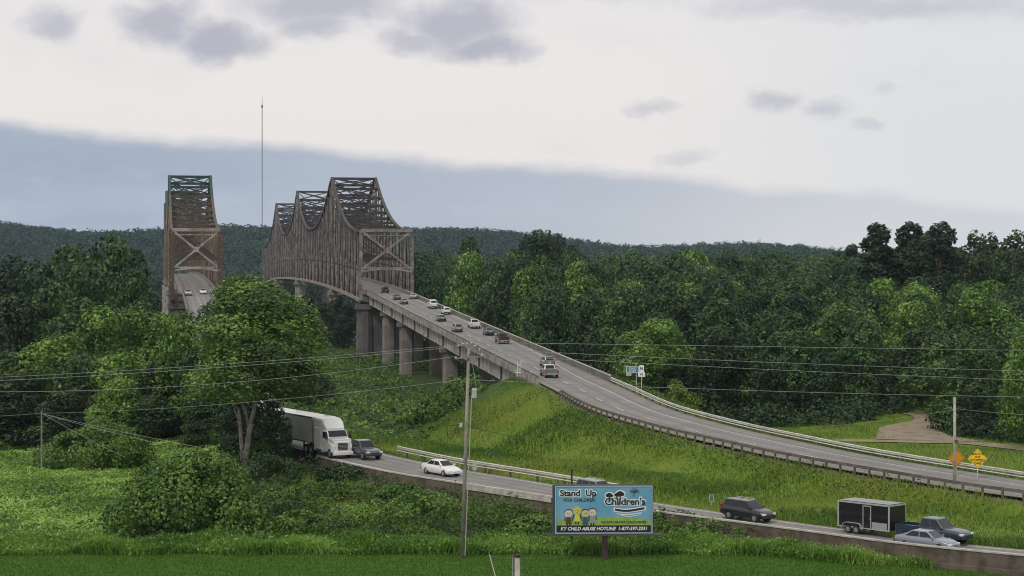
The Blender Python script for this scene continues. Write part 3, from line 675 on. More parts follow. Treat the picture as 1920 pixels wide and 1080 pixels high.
for lab_, ps in cnt_.items():
    if len(ps) == 2: ps[0][6] += ', left of two'; ps[1][6] += ', right of two'
    elif len(ps) > 2:
        for i, p in enumerate(ps): p[6] += ', %s of %s' % (('leftmost', 'second', 'third', 'fourth', 'fifth', 'sixth', 'seventh')[i], ('three', 'four', 'five', 'six', 'seven')[len(ps) - 3])
for p in plan: tree_top(p[1], p[2], p[3], p[4], p[5], label=p[6], group=WG)
print('TREES wood', len(rows))
# low growth that closes the wood's edge
def scatter_lumps(name, spots, m, leaf, per, rs, label=None, kind='stuff', hmul=1.0):
    P = []; N = []; Tn = []
    for (x, y, r, h) in spots:
        z = gh(x, y); n = int(per * r * r); d = rs.normal(size=(n, 3)); d[:, 2] = np.abs(d[:, 2]); d /= np.linalg.norm(d, axis=1, keepdims=True)
        rad = rs.uniform(.72, 1.12, n)[:, None]; P.append(np.array([x, y, z - .1]) + d * rad * np.array([r, r, h * hmul])); N.append(d + rs.normal(size=(n, 3)) * .5 + [0, 0, .3]); Tn.append(np.clip(rs.uniform(.25, .75) + rs.uniform(-.25, .25, n), 0, 1))
    return tag(link(name, leaves(name, np.concatenate(P), np.concatenate(N), leaf, np.concatenate(Tn), m, rs)), label, None, None, kind)
spots = []
for pxx in np.arange(790, 2000, 11):
    for k in range(2):
        y = front(pxx) + rnd.uniform(-4, 9); x = (pxx + rnd.uniform(-8, 8) - CX) * y / F
        if clear(x, y, 10) and not (1690 < pxx < 1765 and y > 255 and y < 330): spots.append((x, y, rnd.uniform(1.6, 3.2), rnd.uniform(1.8, 4.2)))
scatter_lumps('wood_edge_undergrowth', spots, ML['dark'], .55, 26, RS)  # dark leaf colour paints in the shade along the wood's lower edge
# rest of the wood, too many trees to take apart, as one mass to the river
def mass(name, spots, m, leaf, per, rs, mt=None):
    P = []; N = []; Tn = []
    for (x, y, z, r, h) in spots:
        nl = 7; cc = np.stack([rs.normal(0, .38, nl) * r, rs.normal(0, .38, nl) * r, h * np.where(np.arange(nl) < 2, .3, rs.uniform(.5, .86, nl))], 1); rr = r * rs.uniform(.34, .52, nl); n = int(per); i = rs.randint(0, nl, n)
        d = rs.normal(size=(n, 3)); d[:, 2] += .35; d /= np.linalg.norm(d, axis=1, keepdims=True); P.append(np.array([x, y, z]) + cc[i] + d * (rr[i] * rs.uniform(.8, 1.1, n))[:, None]); N.append(d + rs.normal(size=(n, 3)) * .45 + [0, 0, .3]); Tn.append(np.clip(rs.uniform(.2, .8) + rs.uniform(-.2, .2, n), 0, 1))
    return tag(link(name, leaves(name, np.concatenate(P), np.concatenate(N), leaf, np.concatenate(Tn), m, rs)), kind='stuff')
sp_ = []; d = 538
while d < 655:
    x = -.055 * d
    while x < .285 * d:
        X = x + rnd.uniform(-3, 3); Y = d + rnd.uniform(-4, 4)
        if clear(X, Y, 16): z = gh(X, Y); H = CZ + (HOR - topy(Y) + rnd.uniform(-10, 9)) * Y / F - z; sp_.append((X, Y, z, rnd.uniform(6, 8), H))
        x += 11
    d += 10.5
mass('far_woodland', sp_, ML['wood'], .95, 620, RS)
# single trees that stand out on the skyline
sk = [('spire0', 1645, 404, 430, 6.6, 'tall dark ragged tree rising alone above the wood on the skyline'), ('spire1', 1708, 402, 428, 6.4, 'tall dark tree with a notched top beside the twin dark skyline tree'), ('spire1', 1764, 402, 436, 7.0, 'tallest broad dark tree at the end of the dark skyline cluster'),
      ('spire0', 1738, 422, 445, 6.0, 'shorter dark tree wedged between the two tall skyline trees'),
      ('thin0', 1826, 428, 420, 6.4, 'thin see-through tree next to the dark skyline cluster'), ('thin0', 1862, 432, 430, 6.0, 'middle one of the sparse see-through skyline trees'), ('thin0', 1902, 427, 415, 6.6, 'sparse tree with open branches at the end of the skyline'),
      ('dark0', 1015, 427, 560, 11, 'round dark crown bulging highest above the wood near the bridge'), ('dark1', 1040, 440, 556, 7, 'lower dark crown just after the highest round one'), ('dark1', 992, 440, 556, 7, 'lower dark crown just before the highest round one'), ('spire0', 1598, 447, 520, 4.4, 'small pointed tree on the skyline just before the tall dark ones'), ('dark0', 880, 440, 640, 8.5, 'dark rounded tree on the skyline beside the truss bridge')]
for k, pxx, pyy, d, wd, lab in sk: tree_top(k, (pxx - CX) * d / F, d, pyy, wd, label=lab)
# named trees around the clearing and the near side
GL = [('bright0', 1232, 600, 292, 6.5, 'light green bushy tree at the front edge of the wood above the blue sign'), ('bright1', 1845, 560, 300, 8, 'broad yellow-green tree behind the side road, under the skyline trees'),
      ('bright2', 1925, 625, 236, 4.6, 'light green tree standing over the end of the side road'), ('bright1', 1180, 625, 300, 5.2, 'small bright tree at the wood edge behind the small signs')]
for k, pxx, pyy, d, wd, lab in GL: tree_top(k, (pxx - CX) * d / F, d, pyy, wd, label=lab)
ORD = ['leftmost', 'second from left', 'third from left', 'fourth from left', 'fifth from left', 'sixth from left', 'seventh from left', 'eighth from left', 'ninth from left', 'tenth from left', 'eleventh from left', 'twelfth from left', 'thirteenth from left', 'fourteenth from left', 'fifteenth from left', 'sixteenth from left', 'seventeenth from left', 'eighteenth from left', 'rightmost']
def pos_label(lst, pxx, pyy, base):
    xs_ = sorted((t_[1], t_[2]) for t_ in lst); i = xs_.index((pxx, pyy)); return (ORD[i] if i < len(lst) - 1 else 'rightmost') + ' ' + base
# left bank: the big stands beside the rusty bridge
LG = 'trees of the left bank beside the rusty bridge'
LL = [('wood0', 205, 440, 345, 8.6), ('wood2', 128, 462, 352, 8.8), ('dark0', 252, 462, 335, 6.2), ('wood3', 70, 492, 345, 8.5), ('dark1', 12, 482, 362, 9), ('wood4', 165, 492, 318, 8.2), ('wood1', -45, 500, 330, 9), ('wood1', 245, 505, 312, 6.0), ('wood0', 95, 530, 306, 7.6),
      ('dark0', 30, 545, 300, 8), ('wood3', 268, 560, 292, 5.2), ('dark1', -30, 590, 280, 8), ('wood2', 150, 560, 296, 7)]
for k, pxx, pyy, d, wd in LL: tree_top(k, (pxx - CX) * d / F, d, pyy, wd, label=pos_label(LL, pxx, pyy, 'tree of the tall deep green stand beside the rusty bridge'), group=LG)
L2 = [('bright0', 190, 578, 268, 7.0), ('bright1', 262, 584, 262, 6.6), ('bright2', 120, 625, 255, 6.4), ('bright0', 305, 590, 256, 5.4), ('bright1', 350, 592, 236, 4.6), ('wood2', 392, 572, 226, 4.0), ('bright1', 70, 650, 262, 6.2), ('wood1', 20, 660, 262, 6.5), ('wood4', 160, 665, 246, 5.8), ('bright2', 235, 660, 242, 6.0), ('dark1', 60, 700, 250, 5.5), ('dark0', -20, 690, 255, 7), ('dark1', 300, 680, 240, 5), ('bright0', 228, 712, 232, 4.4), ('dark0', 120, 730, 240, 5), ('wood2', 280, 745, 232, 4.6), ('dark0', 190, 760, 234, 4.5)]
for k, pxx, pyy, d, wd in L2: tree_top(k, (pxx - CX) * d / F, d, pyy, wd, label=pos_label(L2, pxx, pyy, 'tree of the lower stand below the rusty bridge'), group='lower stand below the rusty bridge')
L3 = [('dark0', 372, 660, 246, 5.2), ('dark1', 330, 705, 236, 4.6), ('dark0', 405, 700, 238, 4.0), ('wood3', 340, 625, 262, 4.6), ('dark1', 440, 745, 222, 3.2), ('dark0', 378, 760, 224, 3.6), ('dark1', 590, 735, 296, 4.0), ('dark0', 566, 748, 276, 3.0), ('dark0', 600, 700, 330, 4.5), ('wood3', 515, 752, 203.5, 2.9), ('dark1', 452, 742, 211, 3.4), ('dark0', 488, 738, 207.5, 3.0)]
for k, pxx, pyy, d, wd in L3: tree_top(k, (pxx - CX) * d / F, d, pyy, wd, label=pos_label(L3, pxx, pyy, 'dark tree standing behind the big forked tree'), group='dark trees behind the forked tree')
# row of trees on the river bank under and beyond the trusses
LB = [(548, 560, 600, 6), (575, 553, 640, 6), (600, 566, 610, 6), (628, 560, 645, 6), (652, 575, 612, 6), (676, 566, 640, 6), (700, 590, 600, 5), (722, 575, 632, 6), (748, 566, 620, 6), (770, 520, 640, 8), (786, 470, 655, 8), (800, 500, 600, 7), (640, 588, 590, 5), (585, 590, 588, 5), (742, 600, 575, 4.5), (690, 612, 572, 4.5), (520, 575, 600, 6), (500, 560, 640, 7), (803, 562, 545, 6)]
LBk = [('', a_, b_) for a_, b_, _, _ in LB]
for i, (pxx, pyy, d, wd) in enumerate(LB):
    tree_top(['dark0', 'dark1', 'wood2'][i % 3], (pxx - CX) * d / F, d, pyy, wd, label=pos_label(LBk, pxx, pyy, 'dark river bank tree beneath the brown truss spans'), group='trees under the brown truss bridge')
# the big forked tree
bigM, cB = crown('crown', 301, 7.6, 15.0, 22, 26000, .42, ML['midgreen'], gap=.35, taper=.05)
bt = empty('forked_tree', (*hit(462, 884)[:2], gh(*hit(462, 884)[:2])), .4, 'largest tree, forked pale trunk and round crown overhanging the white truck', 'tree')
bt.scale = (1, 1, 1.0); hz = CZ + (HOR - 528) * bt.location.y / F - bt.location.z
co = link('crown', bigM, bt); co.location = (.1, 0, hz * .385); co.scale = (1.2, 1.08, hz * .62 / 15.6); co.rotation_euler = (0, 0, 0)
tb = MB(); cz = hz * .34; inv = Matrix.Rotation(-.4, 3, 'Z')
def TP(x, z, y=0): return inv @ Vector((x, y, z))
mpp = bt.location.y / F
def tp(pxx, pyy, y=0): return TP((pxx - 462) * mpp, (884 - pyy) * mpp, y)
tb.tube([tp(460, 900), tp(462, 850), tp(466, 820), tp(470, 795)], [.42, .34, .31, .28], 8)
tb.tube([tp(456, 890, .3), tp(452, 830, .2), tp(449, 790, .2), tp(446, 765, .3)], [.26, .24, .2, .16], 7)
tb.tube([tp(468, 800), tp(476, 770), tp(482, 740), tp(486, 710), tp(500, 670), tp(508, 640)], [.28, .22, .17, .13, .09, .05], 6)
tb.tube([tp(466, 800), tp(460, 770), tp(448, 745), tp(441, 715), tp(435, 690)], [.2, .16, .12, .09, .06], 6)
tb.tube([tp(482, 735), tp(500, 725), tp(520, 715), tp(545, 690)], [.12, .09, .07, .04], 5)
tb.tube([tp(446, 765), tp(430, 750), tp(410, 738), tp(390, 720)], [.12, .09, .06, .03], 5)
tb.tube([tp(449, 790), tp(440, 770), tp(442, 745)], [.14, .1, .08], 5)
for k in range(0, 20, 2): tb.tube([tp(478, 750), inv @ Vector((cB[k][0] * .5, cB[k][1] * .5, cz + cB[k][2] * .45)), inv @ Vector((cB[k][0] * .95, cB[k][1] * .95, cz + cB[k][2] * .8))], [.1, .08, .03], 5)
tb.build('trunk', pale_bark, bt, smooth=True)
# big rounded shrub in front, and the smaller bushes
def bush(name, parts, m, leaf, n, label, cat='shrub', group=None, seed=5):
    rs = np.random.RandomState(seed); x0, y0 = parts[0][:2]; z0 = gh(x0, y0); r0 = empty(name, (x0, y0, z0), 0, label, cat, group)
    wq = np.array([p[3] ** 2 for p in parts]); wq = wq / wq.sum(); i = rs.choice(len(parts), n, p=wq); c = np.array([(p[0] - x0, p[1] - y0, p[2], p[3], p[4]) for p in parts])
    ns = 34; sub = rs.normal(size=(len(parts), ns, 3)); sub /= np.linalg.norm(sub, axis=2, keepdims=True); si = rs.randint(0, ns, n)
    d = sub[i, si] + rs.normal(size=(n, 3)) * .22; d /= np.linalg.norm(d, axis=1, keepdims=True)
    P = c[i, :3] + d * rs.uniform(.8, 1.1, n)[:, None] * np.stack([c[i, 3], c[i, 3], c[i, 4]], 1); k = P[:, 2] > -.2; P = P[k]; d = d[k]
    t_ = np.clip(rs.uniform(.3, .7, (len(parts), ns))[i, si][k] + rs.uniform(-.18, .18, len(P)), 0, 1)
    link('foliage', leaves('foliage', P, d + rs.normal(size=d.shape) * .5 + [0, 0, .35], leaf, t_, m, rs), r0)
    st = MB()
    for p in c:
        for q_ in range(2): st.tube([(p[0] * .3, p[1] * .3, -.3), (p[0] * .7, p[1] * .7, p[2] * .5), (p[0] + rs.uniform(-.5, .5) * p[3], p[1] + rs.uniform(-.5, .5) * p[3], p[2] + p[4] * .3)], [.07, .05, .02], 5)
    st.build('stems', bark, r0); return r0
X0, Y0, _ = hit(335, 1006)
bush('rounded_shrub', [(X0, Y0, 2.6, 3.0, 3.0), (X0 - 3.1, Y0 + .6, 2.0, 2.7, 2.6), (X0 + 3.4, Y0 + .8, 2.2, 2.7, 2.6), (X0 + .4, Y0 + 2.2, 4.6, 2.6, 2.3), (X0 + 2.6, Y0 + 2.6, 4.4, 2.1, 2.2), (X0 - 2.0, Y0 + 2.2, 3.6, 2.2, 2.4), (X0 + 5.2, Y0 + 1.2, 1.3, 2.0, 2.2), (X0 - 4.8, Y0 + 1.2, 1.1, 1.6, 1.8), (X0 + 4.2, Y0 + 2.6, 3.6, 1.6, 2.0)], ML['shrub'], .34, 17000, 'big rounded dark-hearted shrub at the edge of the mown lawn', seed=9)
X1, Y1, _ = hit(150, 880)
bush('vine_mound', [(X1, Y1, 1.6, 3.6, 2.6), (X1 + 3.4, Y1 + 1, 2.0, 3.0, 2.8), (X1 - 2.8, Y1 + 1, .8, 2.8, 1.9), (X1 + 5.5, Y1 + .5, 1.2, 2.6, 2.2), (X1 + 1.8, Y1 + 3, 3.4, 2.6, 2.2)], ML['shrub'], .34, 14000, 'vine covered mound between the thin wooden post and the rounded shrub', seed=12)
X2, Y2, _ = hit(800, 792)
bush('leafy_bush', [(X2, Y2, 1.2, 2.2, 2.3), (X2 + 2.8, Y2 + .5, 2.2, 2.2, 2.4), (X2 - 2.4, Y2, .8, 1.8, 1.6)], ML['shrub'], .45, 3000, 'large-leaved bush on the slope below the concrete piers', seed=15)
X3, Y3, _ = hit(858, 752)
bush('leafy_bush', [(X3, Y3, 1.4, 2.4, 2.6), (X3 + 2.4, Y3 + .8, 1.7, 2.0, 2.2), (X3 - 1.8, Y3 - .8, .8, 1.6, 1.6)], ML['shrub'], .45, 3000, 'bright bush growing tight behind the transformer pole at the pier foot', seed=16)
X4, Y4 = on_road(zU, 1236, 742); X4 += 3
bush('reddish_bush', [(X4, Y4 + 4, .8, 1.7, 2.1), (X4 + 1.6, Y4 + 4, .5, 1.5, 1.5), (X4 - .4, Y4 + 5, 2.2, 1.2, 1.6)], ML['grass'], .3, 2600, 'yellowish bush behind the bright guardrail next to the white route sign', seed=17)
BL = [(520, 965, 2.4, 2.0, 'under', 'low dark green bush beside the rounded shrub'), (600, 940, 2.2, 1.7, 'under', 'spreading bush below the white truck'), (690, 985, 2.6, 1.8, 'bright', 'bush in the thicket midway between rounded shrub and pole'), (790, 970, 2.3, 2.0, 'bright', 'fresh green bush just before the utility pole'),
      (560, 1000, 2.0, 1.5, 'bright', 'bush touching the weeds next to the rounded shrub'), (930, 985, 2.4, 1.8, 'under', 'bush between the utility pole and the billboard'), (1005, 1000, 1.8, 1.3, 'bright', 'small bush at the foot of the billboard edge'), (1260, 1000, 2.2, 1.6, 'under', 'bush directly beside the billboard near the black wagon'), (1340, 1010, 2.3, 1.5, 'bright', 'rounded weeds bush between billboard and trailer'),
      (640, 900, 1.8, 1.3, 'dark', 'dark bush at the start of the retaining wall'), (500, 900, 2.4, 2.2, 'dark', 'dark bush at the foot of the forked tree'), (745, 935, 1.8, 1.2, 'under', 'low bush under the white sedan'), (1420, 1016, 1.9, 1.2, 'bright', 'last bush of the thicket before the brown wall shows')]
for i, (pxx, pyy, r, h, mm, lab) in enumerate(BL):
    x, y, z = hit(pxx, pyy); bush('thicket_bush', [(x, y, h * .4, r, h * .8), (x + r * .8, y + .5, h * .3, r * .7, h * .65), (x - r * .7, y - .2, h * .3, r * .75, h * .6)], ML[mm], .3, 2600, lab, seed=100 + i, group='bushes of the thicket below the wall')

# ---------------------------------------------------------------- grass and undergrowth
def zone_pts(n, x0, x1, y0, y1, rs): return rs.uniform(x0, x1, n), rs.uniform(y0, y1, n)
def noise2(x, y, s): return (np.sin(x * s + 1.3) * np.cos(y * s * 1.3 + .4) + np.sin(x * s * 2.3 + y * s * 1.1) * .6 + np.sin(y * s * 3.1 - x * s * 1.7) * .4) / 2 + .5
def off_roads(x, y, a, b):
    du, _ = near(UCL[:170], x, y); dl, _ = near(LCL[:140], x, y); return (du > UW / 2 + a) & (dl > LW / 2 + b)
x, y = zone_pts(150000, -22, 52, 138, 300, RS); k = off_roads(x, y, 1.2, .5) & (off_roads(x, y, 1.2, 2.0) | (x > 11)); x, y = x[k], y[k]
dl, il = near(LCL[:150], x, y); T_ = np.gradient(LCL, axis=0)[il]; far_side = (T_[:, 0] * (y - LCL[il, 1]) - T_[:, 1] * (x - LCL[il, 0])) < 0
k = far_side & (y < np.interp(x, [-22, 0, 20, 60], [262, 292, 262, 190])); x, y = x[k], y[k]
n_ = noise2(x, y, .16); z = ground(x, y)
P = np.stack([x, y, z - .05], 1); hh = (.35 + .65 * n_) * RS.uniform(.5, 1.2, len(x))
tint = np.clip(.45 + .35 * (noise2(x, y, .09) - .5) * 2 + RS.uniform(-.28, .28, len(x)), 0, 1)
tag(link('meadow_grass', blades('meadow_grass', P, hh, np.full(len(x), .09), tint, ML['grass'], RS)), kind='stuff')
k = (n_ > .62) & (RS.rand(len(x)) < .5); P2 = P[k] + np.stack([np.zeros(k.sum())] * 2 + [RS.uniform(.1, .7, k.sum())], 1)
tag(link('meadow_weeds', leaves('meadow_weeds', P2, RS.normal(size=P2.shape) + [0, 0, .6], .26, np.clip(RS.uniform(.1, .7, len(P2)), 0, 1), ML['under'], RS)), kind='stuff')
# low grass of the clearing by the side road
x, y = zone_pts(60000, 22, 78, 180, 300, RS); k = off_roads(x, y, 1.2, 2) & (y < front(CX + x * F / y) + 4) & (near(UCL[:170], x, y)[0] > UW / 2 + 1); x, y = x[k], y[k]
T_ = np.gradient(UCL, axis=0); du, iu = near(UCL[:170], x, y); k = (T_[iu, 0] * (y - UCL[iu, 1]) - T_[iu, 1] * (x - UCL[iu, 0])) < 0
k &= near(resample([hit(a, b_)[:2] for a, b_ in [(2060, 862), (1920, 842), (1700, 829), (1560, 827)]], 2), x, y)[0] > 2.7; k &= near(resample([hit(a, b_)[:2] for a, b_ in [(1745, 828), (1712, 815), (1708, 803), (1745, 792), (1738, 781), (1712, 775)]], 2), x, y)[0] > 4.2; x, y = x[k], y[k]
tag(link('clearing_grass', blades('clearing_grass', np.stack([x, y, ground(x, y) - .02], 1), RS.uniform(.12, .4, len(x)), np.full(len(x), .09), np.clip(.35 + .4 * (noise2(x, y, .25) - .5) + RS.uniform(-.25, .25, len(x)), 0, 1), ML['grass'], RS)), kind='stuff')
# weeds strip along the lawn
x, y = zone_pts(46000, -44, 31, 148.6, 154.5, RS); y = y - np.clip(x - 17, 0, 20) * .52; k = off_roads(x, y, 1, .7); x, y = x[k], y[k]; y = y + .35 * np.sin(x * .7)
z = ground(x, y); hh = (.55 + .6 * noise2(x, y, .5)) * RS.uniform(.6, 1.15, len(x))
P = np.stack([x, y, z], 1); tg = np.clip(.35 + .3 * (noise2(x, y, .35) - .3) + RS.uniform(-.25, .3, len(x)), 0, 1)
tag(link('tall_weeds', blades('tall_weeds', P, hh, np.full(len(x), .12), tg, ML['weed'], RS, .3)), kind='stuff')
P3 = P[::2].copy(); P3[:, 2] += hh[::2] * RS.uniform(.3, .95, len(P3))
tag(link('weed_leaves', leaves('weed_leaves', P3, RS.normal(size=P3.shape) * .7 + [0, 0, .7], .26, tg[::2], ML['weed'], RS)), kind='stuff')
# mown lawn blades
x, y = zone_pts(90000, -42, 42, 126, 149, RS)
tag(link('lawn_grass', blades('lawn_grass', np.stack([x, y, ground(x, y) - .02], 1), RS.uniform(.08, .2, len(x)), np.full(len(x), .07), RS.uniform(.0, .55, len(x)), ML['lawn'], RS)), kind='stuff')
# rough ground between the weeds and the wall
x, y = zone_pts(150000, -64, 24, 153, 232, RS); dl, il = near(LCL[:140], x, y); T_ = np.gradient(LCL, axis=0)[il]; nearside = (T_[:, 0] * (y - LCL[il, 1]) - T_[:, 1] * (x - LCL[il, 0])) > 0
k = (dl > LW / 2 + 1.3) & nearside; x, y = x[k], y[k]; dl = dl[k]; z = ground(x, y); nn = noise2(x, y, .32); cap_ = np.clip((dl - LW / 2 - 1) * .9 + .45, .3, 9)
thick = sstep(x, -34, -27) ; lump = np.clip(noise2(x * 1.0, y * .8, .62), 0, 1); hh = np.minimum((.2 + 2.6 * np.clip(nn, 0, 1) ** 1.2 * lump ** 1.3) * (.3 + .7 * thick), cap_) * RS.uniform(.35, 1.0, len(x)); P = np.stack([x, y, z + hh], 1)
tg = np.clip(.35 + .45 * (noise2(x + 5, y, .2) - .5) + RS.uniform(-.25, .25, len(x)) + .25 * (1 - thick), 0, 1)
m_ = thick > .5
tag(link('undergrowth', leaves('undergrowth', P[m_], RS.normal(size=(m_.sum(), 3)) * .6 + [0, 0, .7], .30, tg[m_], ML['under'], RS)), kind='stuff')
m_ = ~m_
tag(link('rough_grass', leaves('rough_grass', P[m_], RS.normal(size=(m_.sum(), 3)) * .6 + [0, -.2, .7], .30, np.clip(tg[m_], 0, 1), ML['weed'], RS)), kind='stuff')
# brush on the low flat under the bridge
x, y = zone_pts(90000, -95, 20, 240, 640, RS); k = off_roads(x, y, 2.5, 2.5) & (x < np.interp(y, [240, 290, 330, 640], [-20, -6, 8, 10])); x, y = x[k], y[k]; nn = noise2(x, y, .13); n5 = noise2(x, y, .55)
z = ground(x, y); hh = (.3 + 1.6 * np.clip(nn, 0, 1) * np.clip(n5, 0, 1)) * RS.uniform(.5, 1, len(x)); P = np.stack([x, y, z + hh], 1)
tag(link('low_brush', leaves('low_brush', P, RS.normal(size=P.shape) * .55 + [0, 0, .8], .62, np.clip(.25 + .5 * nn + RS.uniform(-.25, .25, len(x)), 0, 1), ML['under'], RS)), kind='stuff')
# short growth beyond the upper road, by the side road
x, y = zone_pts(40000, 5, 75, 180, 300, RS); k = off_roads(x, y, 1.4, 2); x, y = x[k], y[k]; du, iu = near(UCL[:170], x, y); k = (du < UW / 2 + 5) | (y > front(CX + x * F / y) - 4); k &= y < front(CX + x * F / y) + 6
dr = near(resample([hit(a, b_)[:2] for a, b_ in [(2060, 862), (1920, 842), (1700, 829), (1560, 827)]], 2), x, y)[0] > 3.2; dr &= near(resample([hit(a, b_)[:2] for a, b_ in [(1745, 828), (1712, 815), (1708, 803), (1745, 792), (1738, 781), (1712, 775)]], 2), x, y)[0] > 4.5
k &= dr; x, y = x[k], y[k]; z = ground(x, y); hh = RS.uniform(.15, .9, len(x))
tag(link('verge_weeds', leaves('verge_weeds', np.stack([x, y, z + hh], 1), RS.normal(size=(len(x), 3)) * .6 + [0, 0, .7], .34, RS.uniform(.2, .9, len(x)), ML['under'], RS)), kind='stuff')
# wooded hills across the river
sp_ = []
for yy in np.arange(1890, 2760, 18):
    for xx in np.arange(-.285 * yy, .285 * yy, 15.5):
        X = xx + rnd.uniform(-5, 5); Y = yy + rnd.uniform(-6, 6); sp_.append((X, Y, gh(X, Y) - 1, rnd.uniform(8, 11), rnd.uniform(13, 20)))
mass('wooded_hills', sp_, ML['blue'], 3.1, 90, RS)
sp_ = []
for yy in np.arange(1168, 1330, 14):
    for xx in np.arange(-.285 * yy, .1 * yy, 12): X = xx + rnd.uniform(-5, 5); Y = yy + rnd.uniform(-6, 6); sp_.append((X, Y, gh(X, Y), rnd.uniform(7, 9), rnd.uniform(9, 12) if yy < 1190 else rnd.uniform(15, 23)))
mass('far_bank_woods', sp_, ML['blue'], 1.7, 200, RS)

# ---------------------------------------------------------------- vehicles
glass = mat('vehicle_glass', (.012, .015, .018), .12, spec=.4)
rubber = mat('tyre', (.02, .02, .02), .85)
rimm = mat('wheel_rim', (.45, .45, .46), .35, metal=.8)
darkp = mat('dark_plastic', (.025, .025, .027), .6)
lampw = mat('headlamp_lens', (.75, .75, .72), .15, spec=.7)
lampr = mat('tail_lamp_lens', (.35, .02, .015), .25, spec=.6)
chrome = mat('chrome', (.6, .6, .6), .2, metal=.9)
def paint(name, c): return mat(name, c, .32, metal=.15, spec=.5, coat=.6)
PT = dict(black=paint('black_paint', (.012, .012, .014)), white=paint('white_paint', (.72, .72, .70)), silver=paint('silver_paint', (.42, .42, .42)), grey=paint('grey_paint', (.16, .165, .17)), dgrey=paint('dark_grey_paint', (.07, .073, .078)),
          bluegrey=paint('blue_grey_paint', (.20, .225, .255)), navy=paint('navy_paint', (.02, .04, .06)), maroon=paint('maroon_paint', (.06, .02, .02)), green=paint('green_grey_paint', (.09, .11, .09)), tan=paint('tan_paint', (.28, .25, .20)))
def wheel(r0, x, y, r, w):
    mb = MB(); n = 18
    prof = [(-w / 2, r * .62), (-w / 2, r * .93), (-w / 2 + .03, r), (w / 2 - .03, r), (w / 2, r * .93), (w / 2, r * .62)]
    mb.loft([[(q_ * math.cos(2 * PI * k / n), a, q_ * math.sin(2 * PI * k / n)) for k in range(n)] for a, q_ in prof])
    o = mb.build('wheel', rubber, r0, smooth=False); o.location = (x, y, r); s_ = 1 if y > 0 else -1
    rb = MB(); rb.tube([(0, s_ * (w / 2 - .04), 0), (0, s_ * (w / 2 + .012), 0)], [r * .60, r * .56], 16)
    for k in range(5): a = 2 * PI * k / 5; rb.bar((0, s_ * (w / 2 + .015), 0), (math.cos(a) * r * .55, s_ * (w / 2 + .015), math.sin(a) * r * .55), .07, .02, up=(0, 1, 0))
    rb.build('rim', rimm, o); return o
SPEC = dict(
    sedan=dict(L=4.75, W=1.83, st=[(-2.37, .45, .66, .66), (-2.32, .34, .93, .80), (-1.95, .27, 1.02, .885), (-1.0, .22, 1.0, .915), (.4, .22, .96, .915), (1.05, .22, .94, .91), (1.85, .25, .82, .87), (2.2, .30, .70, .79), (2.37, .42, .56, .66)], gb=(-1.85, 1.15, .98, .80), gt=(-.95, .30, 1.44, .60), wr=.33, ax=(-1.38, 1.42)),
    suv=dict(L=4.65, W=1.86, st=[(-2.32, .5, .9, .78), (-2.28, .40, 1.1, .86), (-1.9, .32, 1.13, .92), (0, .28, 1.10, .93), (.95, .28, 1.08, .92), (1.8, .32, .98, .88), (2.18, .38, .84, .80), (2.32, .46, .7, .70)], gb=(-2.22, 1.15, 1.10, .83), gt=(-1.85, .35, 1.68, .66), wr=.36, ax=(-1.33, 1.38)),
    van=dict(L=5.3, W=1.98, st=[(-2.65, .5, 1.2, .90), (-2.6, .4, 1.28, .95), (-1, .32, 1.28, .985), (1.3, .32, 1.22, .985), (2.1, .34, 1.05, .94), (2.55, .40, .86, .86), (2.65, .5, .75, .78)], gb=(-2.6, 1.95, 1.24, .93), gt=(-2.5, 1.05, 2.1, .80), wr=.36, ax=(-1.6, 1.7)),
    pickup=dict(L=5.8, W=2.0, st=[(-.95, .42, 1.20, .96), (0, .42, 1.18, .985), (1.1, .42, 1.18, .985), (1.2, .42, 1.17, .98), (2.3, .46, 1.1, .95), (2.75, .5, .98, .90), (2.9, .56, .82, .80)], gb=(-.92, 1.35, 1.18, .91), gt=(-.72, .62, 1.88, .74), wr=.41, ax=(-1.95, 1.85)))
VN = dict(sedan='sedan', suv='sport_wagon', van='van', pickup='pickup_truck'); VC = dict(sedan='car', suv='car', van='van', pickup='pickup truck')
